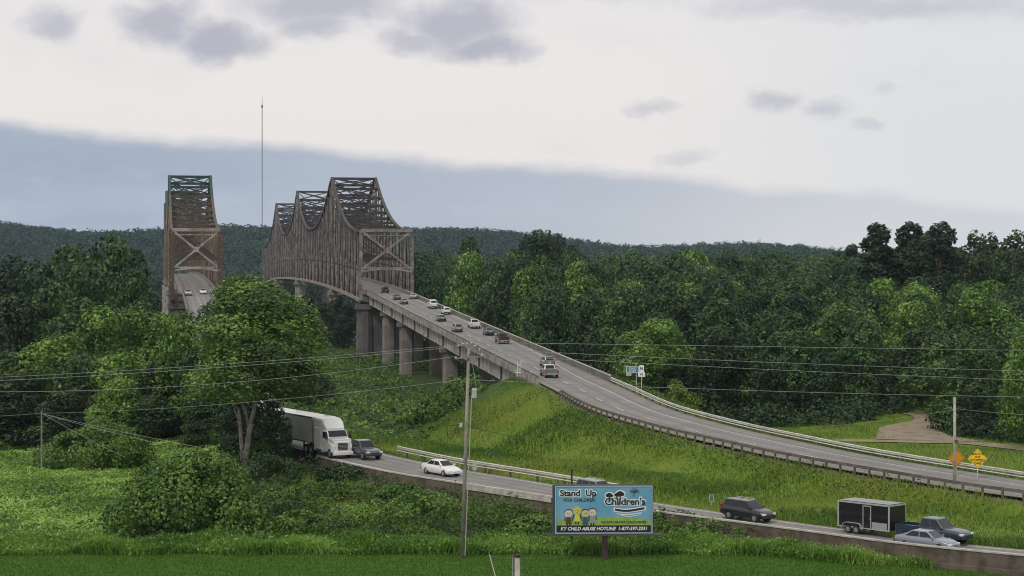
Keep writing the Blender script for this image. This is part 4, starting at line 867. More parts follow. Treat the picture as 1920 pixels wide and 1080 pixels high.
def vehicle(kind, pc, x, y, z, rz, label, group=None, roofpaint=None, rails=False):
    S = SPEC[kind]; P_ = PT[pc]; r0 = empty(VN[kind], (x, y, z), rz, label, VC[kind], group); hw = S['W'] / 2
    rings = []
    for (a, zb, zt, w) in S['st']:
        h = zt - zb; rings.append([(a, -w * .90, zb), (a, -w, zb + h * .22), (a, -w, zb + h * .62), (a, -w * .955, zb + h * .86), (a, -w * .84, zt), (a, w * .84, zt), (a, w * .955, zb + h * .86), (a, w, zb + h * .62), (a, w, zb + h * .22), (a, w * .90, zb)])
    MB().loft(rings).build('body', P_, r0, bevel=.03, smooth='auto')
    bx0, bx1, bz, bw = S['gb']; tx0, tx1, tz, tw = S['gt']
    B = [Vector((bx0, -bw, bz - .06)), Vector((bx1, -bw, bz - .06)), Vector((bx1, bw, bz - .06)), Vector((bx0, bw, bz - .06))]; T = [Vector((tx0, -tw, tz)), Vector((tx1, -tw, tz)), Vector((tx1, tw, tz)), Vector((tx0, tw, tz))]
    cb_ = MB().loft([B, T]); cb_.build('cabin', PT[roofpaint] if roofpaint else P_, r0, bevel=.07)
    cen = sum(B + T, Vector()) / 8
    def win(nm, a, b, c, d, u0, u1, v0, v1):
        def at(u_, v_): return (a.lerp(b, u_)).lerp(d.lerp(c, u_), v_)
        q4 = [at(u0, v0), at(u1, v0), at(u1, v1), at(u0, v1)]; n_ = (q4[1] - q4[0]).cross(q4[3] - q4[0]).normalized()
        if n_.dot(q4[0] - cen) < 0: n_ = -n_
        MB().loft([[p - n_ * .02 for p in q4], [p + n_ * .018 for p in q4]]).build(nm, glass, r0)
    win('windshield', B[1], B[2], T[2], T[1], .07, .93, .14, .93); win('rear_window', B[3], B[0], T[0], T[3], .1, .9, .2 if kind != 'van' else .35, .9)
    for (a, b, c, d) in ((B[0], B[1], T[1], T[0]), (B[3], B[2], T[2], T[3])):
        if kind == 'van': win('side_window', a, b, c, d, .70, .93, .16, .88)
        elif kind == 'pickup': win('side_window', a, b, c, d, .06, .46, .16, .88); win('side_window', a, b, c, d, .52, .92, .16, .88)
        elif kind == 'suv': win('side_window', a, b, c, d, .05, .26, .22, .88); win('side_window', a, b, c, d, .29, .60, .18, .88); win('side_window', a, b, c, d, .64, .94, .18, .88)
        else: win('side_window', a, b, c, d, .10, .50, .18, .86); win('side_window', a, b, c, d, .54, .92, .18, .86)
    for ax in S['ax']:
        for s_ in (-1, 1):
            MB().tube([(ax, s_ * (hw - .27), S['wr'] + .02), (ax, s_ * (hw - .045), S['wr'] + .02)], S['wr'] + .075, 16).build('wheel_arch', darkp, r0); wheel(r0, ax, s_ * (hw - .125), S['wr'], .23)
    f = S['st'][-2]; e = S['st'][-1]; fx = e[0]; rr_ = S['st'][0]
    zf_ = f[2] - .12
    for s_ in (-1, 1):
        MB().box((f[0] + .02, s_ * (f[3] - .16), zf_), (.26, .34, .15)).build('headlight', lampw, r0, bevel=.02)
        bxr = rr_[0] + .03 if kind != 'pickup' else -2.87; MB().box((bxr, s_ * (rr_[3] - .02 if kind != 'pickup' else .9), (1.0 if kind != 'sedan' else .82)), (.10, .16, .34 if kind != 'sedan' else .16)).build('taillight', lampr, r0, bevel=.01)
        MB().box((bx1 - .28, s_ * (bw + .12), bz + .05), (.12, .22, .15)).build('mirror', P_, r0, bevel=.02)
    MB().box((fx - .02, 0, (e[1] + e[2]) / 2 + .02), (.06, e[3] * 1.1, (e[2] - e[1]) * .55)).build('grille', darkp, r0)
    MB().box((fx - .03, 0, e[1] + .0), (.12, f[3] * 1.9, .16)).build('front_bumper', darkp if kind in ('suv', 'pickup') else P_, r0, bevel=.03)
    rx = rr_[0] if kind != 'pickup' else -2.92; MB().box((rx + .02, 0, .55 if kind != 'pickup' else .62), (.14, hw * 1.8, .18)).build('rear_bumper', chrome if kind == 'pickup' else darkp, r0, bevel=.03)
    if kind != 'pickup': MB().box((rx - .01, 0, .8), (.02, .34, .17)).build('number_plate', PT['white'], r0)
    if kind == 'pickup':
        bd = MB()
        for s_ in (-1, 1): bd.box((-1.9, s_ * .93, .83), (1.95, .12, .78))
        bd.box((-2.85, 0, .86), (.08, 1.96, .7)); bd.box((-1.9, 0, .58), (1.9, 1.76, .1)); bd.box((-.98, 0, .84), (.06, 1.9, .74)); bd.build('bed', P_, r0)
    if rails:
        rl = MB()
        for s_ in (-1, 1): rl.tube([(tx0 + .1, s_ * (tw - .06), tz + .07), (tx1 - .1, s_ * (tw - .06), tz + .07)], .025, 5)
        rl.build('roof_rails', chrome, r0)
    return r0
def road_dir(Pl, x, y):
    _, i = near(Pl, np.array([x]), np.array([y])); i = int(np.clip(i[0], 2, len(Pl) - 3)); t_ = Pl[i + 2] - Pl[i - 2]; return math.atan2(t_[1], t_[0])
def put(kind, pc, pxx, pyy, Pl, zf, away, label, group, **k):
    x, y = on_road(zf, pxx, pyy); a = road_dir(Pl, x, y); sl_ = float(zf(y + 2) - zf(y - 2)) / 4
    r0 = vehicle(kind, pc, x, y, float(zf(y)) + .01, a if away else a + PI, label, group, **k)
    r0.rotation_euler = (0, -sl_ if away else sl_, a if away else a + PI); return r0
GU = 'traffic heading away over the brown truss bridge'
put('suv', 'black', 722, 549, UCL, zU, True, 'black wagon farthest up the bridge, just short of the truss', GU)
put('sedan', 'dgrey', 744, 562, UCL, zU, True, 'dark car behind the black wagon near the truss', GU)
put('sedan', 'silver', 774, 560, UCL, zU, True, 'silver car in the outer lane nearest the truss', GU)
put('sedan', 'grey', 757, 570, UCL, zU, True, 'grey car close behind the dark car near the truss', GU)
put('van', 'white', 811, 578, UCL, zU, True, 'small white van in the outer lane', GU)
put('suv', 'white', 836, 589, UCL, zU, True, 'white wagon right behind the small white van', GU)
put('sedan', 'green', 827, 602, UCL, zU, True, 'greenish grey sedan in the inner lane beside the white wagon', GU)
put('suv', 'tan', 857, 622, UCL, zU, True, 'brownish grey wagon behind the greenish sedan', GU)
put('pickup', 'white', 889, 615, UCL, zU, True, 'white pickup in the outer lane between wagon and dark car', GU)
put('sedan', 'dgrey', 916, 628, UCL, zU, True, 'dark sedan between the white pickup and the maroon pickup', GU)
put('pickup', 'maroon', 941, 643, UCL, zU, True, 'dark maroon pickup in the outer lane', GU)
put('pickup', 'grey', 1029, 706, UCL, zU, True, 'grey pickup with a pale roof, nearest vehicle on the upper road', GU, roofpaint='white')
put('suv', 'grey', 1026, 687, UCL, zU, True, 'grey wagon right in front of the nearest pickup', GU)
GL_ = 'traffic coming off the rusty truss bridge'
put('van', 'white', 340, 519, LCL, zLft, False, 'white van under the portal of the rusty bridge, inner lane', GL_)
put('sedan', 'white', 367, 520, LCL, zLft, False, 'white car under the portal of the rusty bridge, outer lane', GL_)
put('suv', 'silver', 353, 554, LCL, zLft, False, 'silver wagon coming down between the trees from the rusty bridge', GL_)
put('sedan', 'white', 381, 551, LCL, zLft, False, 'white car half hidden by the forked tree below the portal', GL_)
GR = 'traffic on the lower road'
put('pickup', 'dgrey', 680, 858, LCL, zLft, False, 'dark grey pickup just ahead of the white truck', GR)
put('sedan', 'white', 828, 890, LCL, zLft, False, 'white sedan with black trim near the utility pole', GR)
put('suv', 'grey', 1120, 936, LCL, zLft, False, 'grey wagon mostly hidden behind the billboard', GR, rails=True)
put('suv', 'black', 1402, 975, LCL, zLft, False, 'black wagon alone between the billboard and the trailer', GR, rails=True)
tow = put('pickup', 'navy', 1752, 1016, LCL, zLft, False, 'dark blue pickup towing the black box trailer', GR)
put('sedan', 'bluegrey', 1738, 1030, LCL, zLft, False, 'blue grey sedan passing in front of the dark blue pickup', GR)
# box trailer
tx, ty = on_road(zLft, 1634, 1000); ta = road_dir(LCL, tx, ty) + PI
tr = empty('cargo_trailer', (tx, ty, float(zLft(ty))), ta, 'black enclosed box trailer with silver trim and a narrow side door', 'trailer')
blk = paint('trailer_black', (.010, .009, .011)); alu = mat('trailer_trim', (.50, .50, .48), .35, metal=.4)
LT, WT, ZT = 5.0, 2.15, 2.55
MB().box((0, 0, (.5 + ZT) / 2), (LT, WT, ZT - .5)).build('body', blk, tr, bevel=.02)
k_ = MB()
for s_ in (-1, 1):
    k_.box((0, s_ * (WT / 2 + .005), ZT - .05), (LT + .04, .05, .12)); k_.box((0, s_ * (WT / 2 + .005), .52), (LT + .04, .05, .09))
    for e_ in (-1, 1): k_.box((e_ * (LT / 2 - .04), s_ * (WT / 2 + .012), (ZT + .5) / 2), (.13, .05, ZT - .6))
for e_ in (-1, 1): k_.box((e_ * (LT / 2 + .005), 0, ZT - .05), (.05, WT - .1, .12))
k_.build('trim', alu, tr); MB().box((0, 0, ZT + .03), (LT - .14, WT - .14, .04)).build('roof', blk, tr)
for s_ in (-1, 1):
    MB().box((LT / 2 - .95, s_ * (WT / 2 + .012), .82), (1.45, .02, .55)).build('stone_guard', mat('tread_plate', (.42, .42, .41), .5, metal=.4, var=.3, scale=12), tr)
dr_ = MB().box((.35, -WT / 2 - .012, 1.42), (.68, .02, 1.72)).build('door', blk, tr)
f_ = MB(); [f_.box((.35 + a_ * .37, -WT / 2 - .018, 1.42), (.07, .04, 1.84)) for a_ in (-1, 1)]; [f_.box((.35, -WT / 2 - .018, 1.42 + a_ * .90), (.67, .04, .07)) for a_ in (-1, 1)]; f_.build('frame', alu, dr_)
MB().box((.62, -WT / 2 - .04, 1.35), (.05, .04, .22)).build('handle', chrome, dr_)
for s_ in (-1, 1):
    fd = MB(); last = None
    for k in range(11):
        t_ = PI * k / 10; p = (-1.05 + math.cos(t_) * .95, s_ * (WT / 2 + .06), .38 + min(.50, math.sin(t_) * .75))
        if last: fd.bar(last, p, .26, .035, up=(0, 0, 1))
        last = p
    fd.build('fender', alu, tr)
    for a_ in (-1.45, -.65): wheel(tr, a_, s_ * (WT / 2 + .02), .34, .2)
tg_ = MB(); tg_.bar((LT / 2, .5, .5), (LT / 2 + 1.2, 0, .52), .08); tg_.bar((LT / 2, -.5, .5), (LT / 2 + 1.2, .0, .52), .08); tg_.bar((LT / 2 + 1.0, 0, .55), (LT / 2 + 1.0, 0, 1.0), .08); tg_.build('tongue', darkp, tr)
# articulated truck
sx, sy = on_road(zLft, 620, 855); sa = road_dir(LCL, sx, sy) + PI
tk = empty('semi_truck', (sx, sy, float(zLft(sy))), sa, 'white articulated truck coming out from under the forked tree', 'truck')
tw_ = paint('truck_white', (.74, .74, .71)); bxm = mat('trailer_side', (.50, .52, .50), .5, metal=.1, var=.12, scale=.6); blackm = mat('chassis', (.02, .02, .02), .7)
def prism(st, nm, m, par, bev=.04):
    MB().loft([[(a, -w, zb), (a, -w, zt - .12), (a, -w * .9, zt), (a, w * .9, zt), (a, w, zt - .12), (a, w, zb)] for a, w, zb, zt in st]).build(nm, m, par, bevel=bev)
prism([(3.0, 1.02, .75, 2.02), (1.95, 1.08, .75, 2.15), (1.9, 1.12, .75, 2.18)], 'hood_base', tw_, tk); prism([(3.05, .78, .62, 1.72), (2.98, .92, .60, 1.88)], 'nose', tw_, tk)
prism([(1.92, 1.14, .62, 2.15), (1.45, 1.14, .62, 2.85), (.2, 1.18, .62, 2.95)], 'cab', tw_, tk)
prism([(.19, 1.22, .62, 3.1), (-1.6, 1.24, .62, 3.1)], 'sleeper', tw_, tk)
prism([(1.25, 1.0, 2.86, 3.05), (.6, 1.16, 2.9, 3.75), (-.1, 1.22, 2.96, 4.0), (-1.6, 1.22, 3.1, 4.08)], 'roof_fairing', tw_, tk)
MB().box((.87, 0, 3.36), (.05, 1.3, .13), Matrix.Rotation(-.62, 3, 'Y')).build('fairing_slot', darkp, tk)
ws = [Vector((1.90, -1.02, 2.20)), Vector((1.90, 1.02, 2.20)), Vector((1.47, .98, 2.80)), Vector((1.47, -.98, 2.80))]; nn_ = Vector((.8, 0, .58)).normalized()
MB().loft([[p - nn_ * .02 for p in ws], [p + nn_ * .035 for p in ws]]).build('windshield', glass, tk)
for s_ in (-1, 1):
    MB().box((.95, s_ * 1.165, 2.35), (.75, .03, .62)).build('side_window', glass, tk)
    MB().box((1.85, s_ * 1.36, 2.35), (.14, .22, .75)).build('mirror', blackm, tk, bevel=.03); MB().bar((1.6, s_ * 1.1, 2.5), (1.82, s_ * 1.3, 2.5), .04).build('mirror_arm', blackm, tk)
    MB().box((2.93, s_ * .96, 1.22), (.3, .2, .34)).build('headlight', lampw, tk, bevel=.04)
    prism([(2.85, .28, .62, 1.45), (2.3, .30, 1.05, 1.62), (1.7, .3, .7, 1.6)], 'fender', tw_, tk)
    o_ = [c_ for c_ in tk.children if c_.name.startswith('fender')][-1]; o_.location = (0, s_ * .92, 0)
    MB().tube([(-.9, s_ * .98, .72), (.35, s_ * .98, .72)], .3, 14).build('fuel_tank', chrome, tk)
    wheel(tk, 2.25, s_ * 1.02, .52, .3)
    for a_ in (-2.5, -3.8): wheel(tk, a_, s_ * .92, .52, .55)
    for a_ in (-13.6, -14.9): wheel(tk, a_, s_ * 1.0, .52, .55)
gr_ = MB(); gr_.box((3.06, 0, 1.25), (.06, 1.1, .75)); gr_.build('grille', darkp, tk)
gl_ = MB(); [gl_.box((3.1, 0, .98 + i * .14), (.03, 1.06, .04)) for i in range(5)]; gl_.build('grille_bars', chrome, tk)
MB().box((3.12, 0, .55), (.25, 2.3, .38)).build('bumper', tw_, tk, bevel=.05)
MB().box((-1.9, 0, .78), (7.0, .9, .25)).build('chassis', blackm, tk)
MB().box((-9.0, 0, 2.62), (14.2, 2.55, 2.75)).build('cargo_box', bxm, tk, bevel=.03)
k_ = MB(); [k_.box((-9.0, s_ * 1.285, z_), (14.2, .03, .12)) for s_ in (-1, 1) for z_ in (1.32, 3.95)]; [k_.box((-1.9, s_ * 1.24, 2.62), (.1, .16, 2.6)) for s_ in (-1, 1)]; k_.build('cargo_box_trim', chrome, tk)
MB().box((-9.0, 0, 4.03), (14.1, 2.5, .05)).build('cargo_box_roof', PT['white'], tk)
MB().box((-9, 0, 1.15), (13.5, 1.0, .2)).build('trailer_frame', blackm, tk)
k_ = MB(); [k_.bar((-5.6, s_ * .6, 0.1), (-5.6, s_ * .6, 1.1), .14) for s_ in (-1, 1)]; k_.build('landing_gear', blackm, tk)

# ---------------------------------------------------------------- billboard
FONT_CACHE = {}
def text_mesh(s, size, m, name, parent, x, z, y=-.0, ext=.012, shear=0, sx=1.0, offset=.0, align='CENTER'):
    cu = bpy.data.curves.new('t', 'FONT'); cu.body = s; cu.size = size; cu.extrude = ext; cu.align_x = align; cu.align_y = 'CENTER'; cu.shear = shear; cu.offset = offset; cu.resolution_u = 3
    to = bpy.data.objects.new('t', cu); me = bpy.data.meshes.new_from_object(to); me.name = name; me.materials.clear(); me.materials.append(m)
    bpy.data.objects.remove(to); bpy.data.curves.remove(cu)
    o = link(name, me, parent); o.location = (x, y, z); o.rotation_euler = (PI / 2, 0, 0); o.scale = (sx, 1, 1); return o
bbx, bby, bbz = (1132 - CX) * 146 / F, 146.0, gh((1132 - CX) * 146 / F, 146)
bb = empty('billboard', (bbx, bby, bbz), R(1.5), 'blue billboard with cartoon children and a black hotline strip', 'billboard')
BW, BH = 7.35, 3.62; zc_ = CZ + (HOR - 955.5) * bby / F - bbz; zb0, zt0 = zc_ - BH / 2, zc_ + BH / 2
pn = mat('billboard_blue', (.12, .33, .47), .5, col2=(.20, .38, .52), scale=.35); frm = mat('billboard_frame', (.055, .075, .085), .5, metal=.2); frl = mat('billboard_frame_light', (.42, .46, .48), .5)
MB().box((0, .12, zc_), (BW + .2, .2, BH + .2)).build('panel_back', frm, bb)
MB().box((0, -.0, zc_), (BW - .1, .06, BH - .1)).build('poster', pn, bb)
k_ = MB(); [k_.box((0, -.02, z_), (BW + .1, .1, .07)) for z_ in (zb0 + .03, zt0 - .03)]; [k_.box((a_ * (BW / 2 - .0), -.02, zc_), (.07, .1, BH - .14)) for a_ in (-1, 1)]; k_.build('frame', frl, bb)
MB().box((-BW / 2 - .14, .14, zc_), (.16, .34, BH + .1)).build('side_cover', frm, bb)
MB().box((.1, .35, bbz * 0 + zb0 / 2 - .8), (.42, .42, zb0 + 1.7)).build('post', mat('rusty_post', (.07, .05, .04), .8, var=.4), bb, bevel=.02)
MB().box((.1, .42, zb0 - .14), (9.0, .14, .10)).build('catwalk_beam', frm, bb)
k_ = MB(); [k_.box((x_, -.05, zb0 - .12), (.08, 1.3, .08)) for x_ in np.linspace(-3.4, 3.4, 5)]; [k_.box((0, y_, zb0 - .06), (8.7, .07, .05)) for y_ in (-.66, -.45, -.25)]; k_.build('catwalk', mat('catwalk_steel', (.10, .075, .065), .8, var=.3), bb)
blkt = mat('print_black', (.012, .014, .016), .6); whit = mat('print_white', (.78, .78, .76), .6); grn = mat('print_green', (.20, .36, .06), .6, col2=(.33, .42, .10), scale=2)
gmd = mat('print_dark_green', (.02, .06, .05), .6)
gs = MB(); n_ = 24; top_ = [(-BW / 2 + .1 + (BW - .2) * i / n_, zb0 + 1.05 + .22 * math.sin(PI * min(1, max(0, (i / n_ - .1) / .9))) ) for i in range(n_ + 1)]
for i in range(n_):
    (xa, za), (xb, zb_) = top_[i], top_[i + 1]; gs.loft([[(xa, -.034, zb0 + .62), (xb, -.034, zb0 + .62), (xb, -.034, zb_), (xa, -.034, za)], [(xa, -.042, zb0 + .62), (xb, -.042, zb0 + .62), (xb, -.042, zb_), (xa, -.042, za)]])
gs.build('printed_meadow', grn, bb)
MB().box((0, -.045, zb0 + .36), (BW - .2, .03, .52)).build('hotline_strip', blkt, bb)
text_mesh('KY CHILD ABUSE HOTLINE  1-877-597-2331', .36, whit, 'hotline_lettering', bb, 0, zb0 + .36, -.066, shear=.25, sx=.96, offset=.008)
text_mesh('NO EXCUSE FOR CHILD ABUSE', .25, gmd, 'slogan_lettering', bb, 1.5, zb0 + .85, -.05, sx=.98, offset=.006)
def outlined(s_, size, x, z, nm, off=.012, sx=1, shear=0):
    text_mesh(s_, size, whit, nm + '_outline', bb, x, z, -.036, .006, shear, sx, off + .055 * size / .5 * .8); text_mesh(s_, size, blkt, nm, bb, x, z, -.056, .008, shear, sx, off)
outlined('Stand  Up', .66, -1.95, zt0 - .56, 'title_lettering', .014, 1.06)
text_mesh('FOR CHILDREN', .34, gmd, 'subtitle_lettering', bb, -1.85, zt0 - 1.08, -.05, sx=1.02, offset=.004)
outlined("Children's", .74, 1.62, zt0 - 1.22, 'logo_lettering', .016, 1.02)
def disc(mb, x, z, rx, rz_, y0=-.034, y1=-.05, n=18): mb.loft([[(x + rx * math.cos(2 * PI * k / n), y_, z + rz_ * math.sin(2 * PI * k / n)) for k in range(n)] for y_ in (y0, y1)])
def ribbon(mb, pts, w, y0, y1):
    for i in range(len(pts) - 1):
        (a, b_), (c_, d_) = pts[i], pts[i + 1]; mb.loft([[(a, y_, b_ - w / 2), (c_, y_, d_ - w / 2), (c_, y_, d_ + w / 2), (a, y_, b_ + w / 2)] for y_ in (y0, y1)])
tm = MB(); tw2 = MB()
for (x_, z_, s_) in ((.42, zt0 - .72, .30), (1.25, zt0 - .62, .34), (1.0, zt0 - .70, .22)):
    disc(tw2, x_, z_, s_ * 1.2, s_ * .85, -.034, -.04); disc(tm, x_ - s_ * .35, z_, s_ * .6, s_ * .45, -.042, -.056); disc(tm, x_ + s_ * .35, z_ - .02, s_ * .62, s_ * .42, -.0425, -.0565); disc(tm, x_, z_ + s_ * .25, s_ * .6, s_ * .4, -.043, -.057)
    tm.box((x_, -.05, z_ - s_ * 1.0), (.09, .012, s_ * 1.1))
tw2.build('logo_tree_outline', whit, bb); tm.build('logo_trees', blkt, bb)
rw_ = MB(); rb_ = MB(); wv = lambda x0, x1, z0, a_: [(x0 + (x1 - x0) * i / 12, z0 + a_ * math.sin(i / 12 * 4.2)) for i in range(13)]
ribbon(rw_, wv(.75, 3.2, zt0 - 1.80, -.10), .30, -.034, -.04); ribbon(rb_, wv(.85, 3.1, zt0 - 1.80, -.10), .16, -.042, -.055); ribbon(rw_, wv(1.0, 2.9, zt0 - 2.12, -.07), .06, -.034, -.042); ribbon(rw_, wv(1.3, 2.8, zt0 - 2.26, -.06), .045, -.034, -.042)
rw_.build('logo_wave_outline', whit, bb); rb_.build('logo_wave', blkt, bb)
pm_ = MB()
for k in range(7):
    a_ = PI * (.0 + k / 6) - .0; x_, z_ = 2.32 + math.cos(a_) * .36, zt0 - .44 + math.sin(a_) * .28; pm_.bar((2.32, -.045, zt0 - .48), (x_, -.045, z_), .018, .09, up=(0, 1, 0))
pm_.bar((2.32, -.045, zt0 - .5), (2.25, -.045, zt0 - .8), .018, .07, up=(0, 1, 0)); pm_.build('logo_sprig', gmd, bb)
skin = [mat('print_skin_pale', (.62, .55, .44), .6), mat('print_skin_yellow', (.55, .50, .10), .6), mat('print_skin_tan', (.55, .47, .22), .6), mat('print_skin_cream', (.60, .55, .42), .6)]
clo = [mat('print_brown', (.11, .04, .035), .6), mat('print_yellow', (.55, .60, .05), .6), mat('print_navy', (.03, .09, .18), .6), mat('print_grey', (.28, .27, .29), .6)]
hair = [mat('print_hair_dark', (.05, .04, .035), .6), mat('print_hair_blond', (.5, .42, .12), .6)]
for i, (x_, h_) in enumerate(((-2.68, 1.52), (-2.03, 1.72), (-1.40, 1.52), (-.86, 1.60))):
    z_ = zb0 + h_; kd = MB(); kd.cur = 0; disc(kd, x_, z_, .31, .27, -.052, -.062); kd.cur = 1; disc(kd, x_, z_ + .05, .345, .30, -.044, -.051)
    kd.cur = 2; kd.loft([[(x_ - .24, y_, z_ - .80), (x_ + .24, y_, z_ - .80), (x_ + .15, y_, z_ - .26), (x_ - .15, y_, z_ - .26)] for y_ in (-.044, -.0505)])
    kd.cur = 3; [kd.box((x_ + a_ * .1, -.06, z_ - .90), (.09, .012, .2)) for a_ in (-1, 1)]; [disc(kd, x_ + a_ * .09, z_ + .02, .028, .04, -.0625, -.068, 8) for a_ in (-1, 1)]; kd.box((x_, -.064, z_ - .12), (.13, .006, .022))
    [kd.box((x_ + a_ * .27, -.055, z_ - .42), (.07, .012, .26)) for a_ in (-1, 1)]
    kd.build('printed_child', [skin[i], hair[i % 2 if i != 3 else 0], clo[i], blkt], bb)

# ---------------------------------------------------------------- poles, wires, signs
wood_p = mat('weathered_pole', (.27, .25, .21), .9, col2=(.17, .16, .13), scale=1.2); wire_m = mat('wire', (.15, .15, .15), .5); wire_l = mat('pale_wire', (.30, .31, .30), .5); ins = mat('insulator', (.5, .5, .48), .3); grym = mat('grey_metal_case', (.42, .45, .42), .5, var=.15)
pd = 147.0; PX = lambda x_, y_, d=pd: Vector(W3(x_, y_, d))
base = PX(866, 1045); base.z = gh(base.x, pd); topp = PX(879, 652)
up = empty('utility_pole', base, 0, 'tall weathered utility pole with crossarm and grey transformer', 'pole')
q_ = lambda p: p - base
MB().tube([q_(base) - Vector((0, 0, 1)), q_(topp)], [.17, .12], 10).build('pole', wood_p, up, smooth=True)
MB().tube([q_(base) + Vector((.24, -.05, .2)), q_(PX(884, 740)) + Vector((.02, -.05, 0))], .045, 6).build('conduit', mat('pvc', (.36, .38, .33), .6), up)
ca_ = MB().bar(q_(PX(852, 672)) + Vector((0, -.2, 0)), q_(PX(905, 668)) + Vector((0, -.2, 0)), .12, .12).build('crossarm', wood_p, up); MB().bar(q_(PX(862, 648)) + Vector((0, .2, 0)), q_(PX(898, 655)) + Vector((0, .2, 0)), .10).build('crossarm', wood_p, up)
for (a_, b_) in (((867, 650), (876, 668)), ((888, 650), (879, 668)), ((884, 682), (896, 674)), ((868, 680), (856, 673))): MB().bar(q_(PX(*a_)) + Vector((0, -.25, 0)), q_(PX(*b_)) + Vector((0, -.25, 0)), .05).build('brace', dull, up)
for (x_, y_) in ((860, 645), (868, 642), (876, 641), (884, 640), (891, 645), (899, 652), (855, 668), (903, 663)):
    MB().tube([q_(PX(x_, y_ + 5)), q_(PX(x_, y_ + 3)), q_(PX(x_, y_ + 1.5)), q_(PX(x_, y_))], [.03, .10, .05, .09], 8).build('insulator', ins, up)
p_ = q_(PX(889.5, 746)); MB().tube([p_, p_ + Vector((0, 0, .66)), p_ + Vector((0, 0, .74))], [.21, .21, .12], 14).build('transformer', grym, up)
p2 = q_(PX(884, 735)); MB().bar(p2 + Vector((-.1, 0, 0)), p2 + Vector((.25, 0, 0)), .08).build('bracket', dull, up)
MB().tube([q_(PX(886, 683)), q_(PX(889, 700)), q_(PX(893, 728))], .022, 4).build('lead', wire_l, up)
lp = [(866, 797), (858, 796), (848, 798), (840, 797), (838, 806), (839, 816), (844, 823), (850, 818), (853, 806), (857, 797)]
MB().tube([q_(PX(*c_)) for c_ in lp], .03, 5).build('cable_loop', darkp, up); MB().box(q_(PX(868, 797)) + Vector((-.15, 0, 0)), (.2, .2, .3)).build('cable_clamp', ins, up)
def wirep(a_, b_, sag, label, m=wire_m, r_=.017, name='power_line', cat='wire', group='overhead wires'):
    a_ = Vector(a_); b_ = Vector(b_); pts = [a_.lerp(b_, i / 28) - Vector((0, 0, sag * 4 * (i / 28) * (1 - i / 28))) for i in range(29)]
    o = MB().tube(pts, r_ * .8, 4, cap=True).build(name, m); return tag(o, label, cat, group)
wirep(PX(868, 646), W3(-220, 716, 158), .35, 'upper pale wire running from the crossarm over the left trees', wire_l); wirep(PX(860, 650), W3(-220, 722, 156), .4, 'second of three close wires over the left trees', wire_l); wirep(PX(856, 668), W3(-220, 730, 154), 1.1, 'lowest of the three close wires over the left trees', wire_l)
wirep(PX(866, 712), W3(78, 775, 210), .5, 'thin cable from the pole to the small wooden post', wire_l); wirep(W3(78, 775, 210), W3(-200, 784, 230), .2, 'cable leaving the small wooden post', wire_l)
wirep(PX(886, 642), W3(2200, 661, 190), -.0, 'topmost wire crossing the wood behind the upper road', wire_l, .02); wirep(PX(899, 654), W3(2200, 702, 180), .25, 'second wire crossing the wood behind the upper road', wire_l, .02)
wirep(PX(903, 665), W3(2200, 722, 176), .2, 'third wire crossing the wood behind the upper road', wire_l, .02); wirep(PX(880, 712), W3(2200, 747, 176), .3, 'lowest wire passing over the pale pole top', wire_l, .02)
wirep(PX(880, 798), W3(985, 822, 172), .1, 'short dark cable reaching out over the meadow', darkp, .03); wirep(PX(893, 748), W3(937, 872, 165), .0, 'slanting guy wire below the transformer', wire_l, .018)
x_, y_, z_ = hit(78, 884); sp0 = empty('wooden_post', (x_, y_, z_), 0, 'slim wooden post with stay wires in the rough grass', 'pole')
MB().tube([(0, 0, -.5), (0, 0, CZ + (HOR - 770) * y_ / F - z_)], [.11, .08], 8).build('shaft', wood_p, sp0); MB().box((0, 0, CZ + (HOR - 775) * y_ / F - z_), (.3, .12, .12)).build('clamp', dull, sp0)
tp_ = W3(80, 776, y_)
for (b0, b1, lab) in ((370, 838, 'longest stay wire from the slim post'), (300, 832, 'middle stay wire from the slim post'), (235, 858, 'steepest stay wire from the slim post')): wirep(tp_, W3(b0, b1, y_ - 18), .1, lab, wire_l, .018, 'stay_wire', 'wire', 'stay wires of the slim post')
x_, y_, z_ = hit(1790, 915); rp = empty('utility_pole', (x_, y_, z_), 0, 'pale straight pole rising beside the orange diamond sign', 'pole')
hp = CZ + (HOR - 745) * y_ / F - z_; MB().tube([(0, 0, -.8), (0, 0, hp)], [.17, .12], 10).build('pole', mat('pale_pole', (.42, .40, .36), .85, col2=(.28, .25, .21), scale=1), rp, smooth=True)
MB().box((.12, -.1, CZ + (HOR - 827) * y_ / F - z_), (.35, .25, .3)).build('bracket', dull, rp); MB().tube([(-.05, 0, hp), (-.05, 0, hp + .12)], .05, 6).build('pole_cap', dull, rp)
wirep((x_, y_, CZ + (HOR - 766) * y_ / F), W3(2150, 782, y_ + 20), .35, 'slack wire leaving the pale pole', wire_l, .02)
wirep((x_, y_, CZ + (HOR - 768) * y_ / F), W3(1500, 802, 262), .3, 'wire dropping from the pale pole towards the clearing', wire_l, .02)
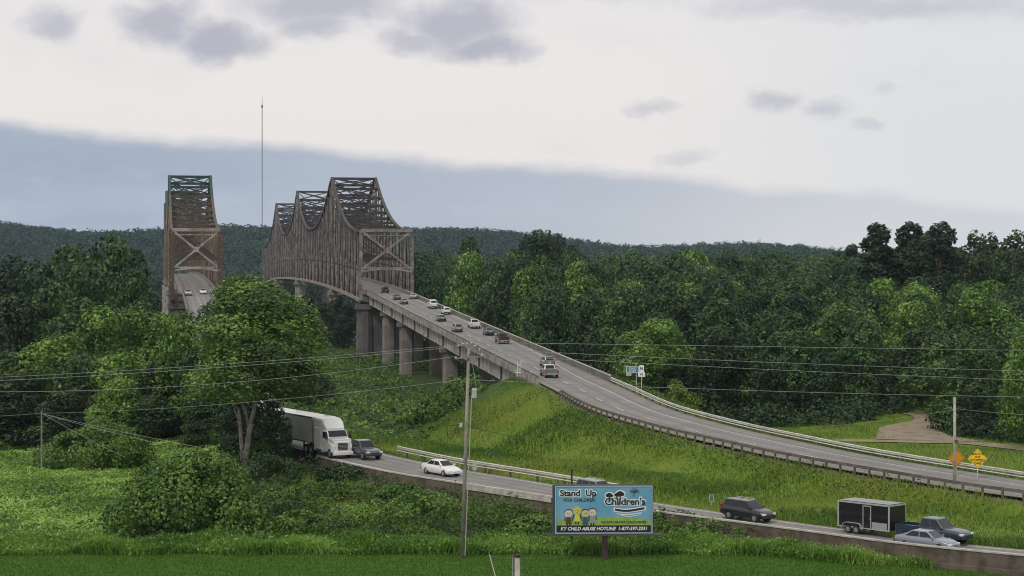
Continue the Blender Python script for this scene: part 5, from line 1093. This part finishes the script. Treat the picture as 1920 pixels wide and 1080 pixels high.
# diamond warning signs
def diamond(pxx, pyy, d, mcol, rows_, label, half, ang=0):
    x_ = (pxx - CX) * d / F; z0 = gh(x_, d); zc0 = CZ + (HOR - pyy) * d / F; s0 = empty('warning_sign', (x_, d, z0), ang, label, 'sign'); h_ = zc0 - z0
    MB().box((0, .06, h_ * .5 - .2), (.1, .08, h_ * 1.0 + .4 + half * .6)).build('post', galv, s0)
    MB().loft([[(half * a_, y_, h_ + half * b_) for a_, b_ in ((1, 0), (0, 1), (-1, 0), (0, -1))] for y_ in (.012, -.012)]).build('plate', mcol, s0)
    bd = MB(); c4 = [(1, 0), (0, 1), (-1, 0), (0, -1)]
    for i in range(4): a_, b_ = c4[i], c4[(i + 1) % 4]; bd.bar((half * .9 * a_[0], -.018, h_ + half * .9 * a_[1]), (half * .9 * b_[0], -.018, h_ + half * .9 * b_[1]), .01, .03, up=(0, 1, 0))
    bd.build('border', blkt, s0)
    for i, (t_, sz_) in enumerate(rows_): text_mesh(t_, sz_, blkt, 'lettering', s0, 0, h_ + half * (.46 - .31 * i), -.022, .004, offset=.006)
    return s0
org = mat('sign_orange', (.60, .25, .008), .5); ylw = mat('sign_yellow', (.95, .58, .01), .45)
diamond(1793, 859, 190.5, org, [], 'plain dull orange diamond sign behind the pale pole', .92, R(8)); diamond(1833, 860, 187.5, ylw, [('WATCH', .33), ('FOR', .30), ('STOPPED', .33), ('CARS', .30)], 'bright yellow diamond sign with four lines of black lettering', .98)
# route marker and blue sign
def flat_sign(pxx, ptop, pbot, wpx, d, m, label, posts, pbase=None, brd=whit, name='road_sign', extra=None):
    x_ = (pxx - CX) * d / F; z0 = gh(x_, d); k = d / F; s0 = empty(name, (x_, d, z0), 0, label, 'sign'); zt_ = CZ + (HOR - ptop) * k - z0; zb_ = CZ + (HOR - pbot) * k - z0; w_ = wpx * k
    MB().box((0, 0, (zt_ + zb_) / 2), (w_, .03, zt_ - zb_)).build('plate', m, s0)
    b_ = MB(); [b_.box((0, -.02, z_), (w_ - .04, .01, .06)) for z_ in (zt_ - .05, zb_ + .05)]; [b_.box((s_ * (w_ / 2 - .05), -.02, (zt_ + zb_) / 2), (.06, .01, zt_ - zb_ - .16)) for s_ in (-1, 1)]; b_.build('border', brd, s0)
    for px_ in posts: MB().box((px_, .07, (zt_ - .6) / 2), (.10, .08, zt_ + .4)).build('post', galv, s0)
    return s0, zt_, zb_, w_
sgb = mat('sign_blue', (.04, .20, .26), .5)
s0, zt_, zb_, w_ = flat_sign(1186, 687, 699.5, 24, 276, sgb, 'small blue guide sign with white lettering beyond the guardrail', [.55])
text_mesh('OHIO', .42, whit, 'lettering', s0, 0, zt_ - .32, -.02, .004); text_mesh('RIVER', .42, whit, 'lettering', s0, 0, zb_ + .30, -.02, .004)
MB().box((-.55, 0, zb_ - .2), (.75, .03, .38)).build('lower_plate', grym, s0)
s0, zt_, zb_, w_ = flat_sign(1203, 698, 706.5, 13, 275, whit, 'white route marker with a tall plate above, next to the blue sign', [0], brd=whit)
text_mesh('41', .5, blkt, 'lettering', s0, 0, (zt_ + zb_) / 2, -.022, .004, offset=.01)
MB().box((0, 0, zt_ + .52), (.68, .03, 1.0)).build('upper_plate', whit, s0); text_mesh('N', .6, gmd, 'lettering', s0, 0, zt_ + .52, -.022, .004, offset=.02)
xs_, ys_, zs_ = hit(890, 890); flat_sign(890, 866, 882, 8, ys_, grym, 'small grey sign back on the guardrail just past the utility pole', [0], brd=grym)
xs_, ys_, zs_ = hit(1334, 948); flat_sign(1334, 927, 941, 9, ys_, mat('small_sign_green', (.10, .16, .17), .5), 'small dark sign standing in the meadow near the black wagon', [0], brd=grym)
# white end marker of the bridge rail
x_, y_ = on_road(zU, 984, 703); e0 = empty('bridge_end_marker', (x_ - .9, y_, gh(x_ - .9, y_)), 0, 'white bracket of three upright stakes where the bridge rail ends', 'marker'); wz = CZ + (HOR - 699) * y_ / F - e0.location.z
MB().box((0, 0, wz), (1.0, .12, .12)).build('bar', whit, e0)
for a_, h_ in ((-.45, .6), (.45, .6), (-.22, 1.75), (.02, 1.4), (.3, 1.75)): MB().box((a_, .08, wz + h_ / 2 - .3), (.07, .05, h_ + .6)).build('stake', whit, e0)
MB().box((0, .14, wz / 2 - .3), (.14, .1, wz + .6)).build('leg', dull, e0)
x_, y_ = on_road(zU, 1000, 713); e1 = empty('leaning_marker', (x_ - .8, y_, gh(x_ - .8, y_)), 0, 'bent pale marker stake leaning at the rail end in the grass', 'marker'); MB().tube([(0, 0, -.2), (.05, 0, .5), (.45, 0, 1.5)], .06, 6).build('stake', clight, e1); MB().box((.47, 0, 1.55), (.12, .04, .3)).build('reflector', ylw, e1)
# post at the lawn, in front
fp = Vector(W3(970, 1040, 92)); gz = gh(fp.x, fp.y); f0 = empty('capped_post', (fp.x, fp.y, gz), 0, 'near wooden pole top with a dark cap rising from below the lawn edge', 'pole'); H_ = fp.z - gz
MB().tube([(0, 0, -.5), (0, 0, H_ - .12)], [.16, .13], 12).build('shaft', mat('pale_pole', (.42, .40, .36)), f0, smooth=True); MB().tube([(0, 0, H_ - .12), (0, 0, H_)], .145, 12).build('cap', darkp, f0)
MB().tube([(-.22, 0, H_ - .05), (-.22, 0, H_ - 2.5), (-.18, 0, H_ - 5)], .022, 5).build('cable', wire_l, f0); MB().bar((-.28, 0, H_ - .08), (.0, 0, H_ - .14), .05).build('bracket', dull, f0)
wirep(W3(918, 1040, 96), W3(940, 1120, 92), .02, 'short white cable hanging down over the lawn', wire_l, .03, 'hanging_cable')
wirep(W3(918, 1040, 96), (fp.x - .1, fp.y, fp.z - .1), .1, 'thin lead between the hanging cable and the capped post', wire_m, .008, 'hanging_cable')
bp_ = Vector(W3(1072, 880, 150)); g1 = gh(bp_.x, 150); f1 = empty('thin_post', (bp_.x, 150, g1), 0, 'thin black post showing above the billboard', 'pole'); MB().tube([(0, 0, -.4), (0, 0, bp_.z - g1)], [.09, .07], 8).build('shaft', darkp, f1); MB().box((0, 0, bp_.z - g1), (.2, .2, .05)).build('cap', darkp, f1)
# radio mast on the far ridge
mx_, my_ = (491.5 - CX) * 2760 / F, 2760.0; mz = gh(mx_, my_); mh = CZ + (HOR - 181) * my_ / F - mz
m0 = empty('radio_mast', (mx_, my_, mz), 0, 'very tall thin radio mast on the far wooded ridge', 'mast'); mm_ = mat('mast_grey', (.16, .15, .15), .6); mo = MB(); w_ = .75
for a_ in range(3):
    t_ = 2 * PI * a_ / 3; mo.bar((w_ * math.cos(t_), w_ * math.sin(t_), 0), (w_ * math.cos(t_), w_ * math.sin(t_), mh * .93), .3)
    t2 = 2 * PI * (a_ + 1) / 3
    for k in range(int(mh * .93 / 5)): mo.bar((w_ * math.cos(t_), w_ * math.sin(t_), k * 5), (w_ * math.cos(t2), w_ * math.sin(t2), k * 5 + 5), .18)
mo.build('lattice', mm_, m0); MB().tube([(0, 0, mh * .93), (0, 0, mh)], .35, 6).build('antenna', mm_, m0); MB().tube([(0, 0, mh * .92), (0, 0, mh * .94)], 1.1, 8).build('collar', darkp, m0)

# ---------------------------------------------------------------- air
hb = MB().box((0, 1750, 147), (4000, 4400, 324)); hz_ = bpy.data.materials.new('haze_air'); hz_.use_nodes = True; t = hz_.node_tree; t.nodes.clear()
pv = t.nodes.new('ShaderNodeVolumePrincipled'); pv.inputs['Color'].default_value = (.55, .72, .95, 1); pv.inputs['Density'].default_value = .000048; pv.inputs['Anisotropy'].default_value = 0
oo = t.nodes.new('ShaderNodeOutputMaterial'); t.links.new(pv.outputs[0], oo.inputs['Volume'])
tag(hb.build('haze', hz_), kind='stuff')
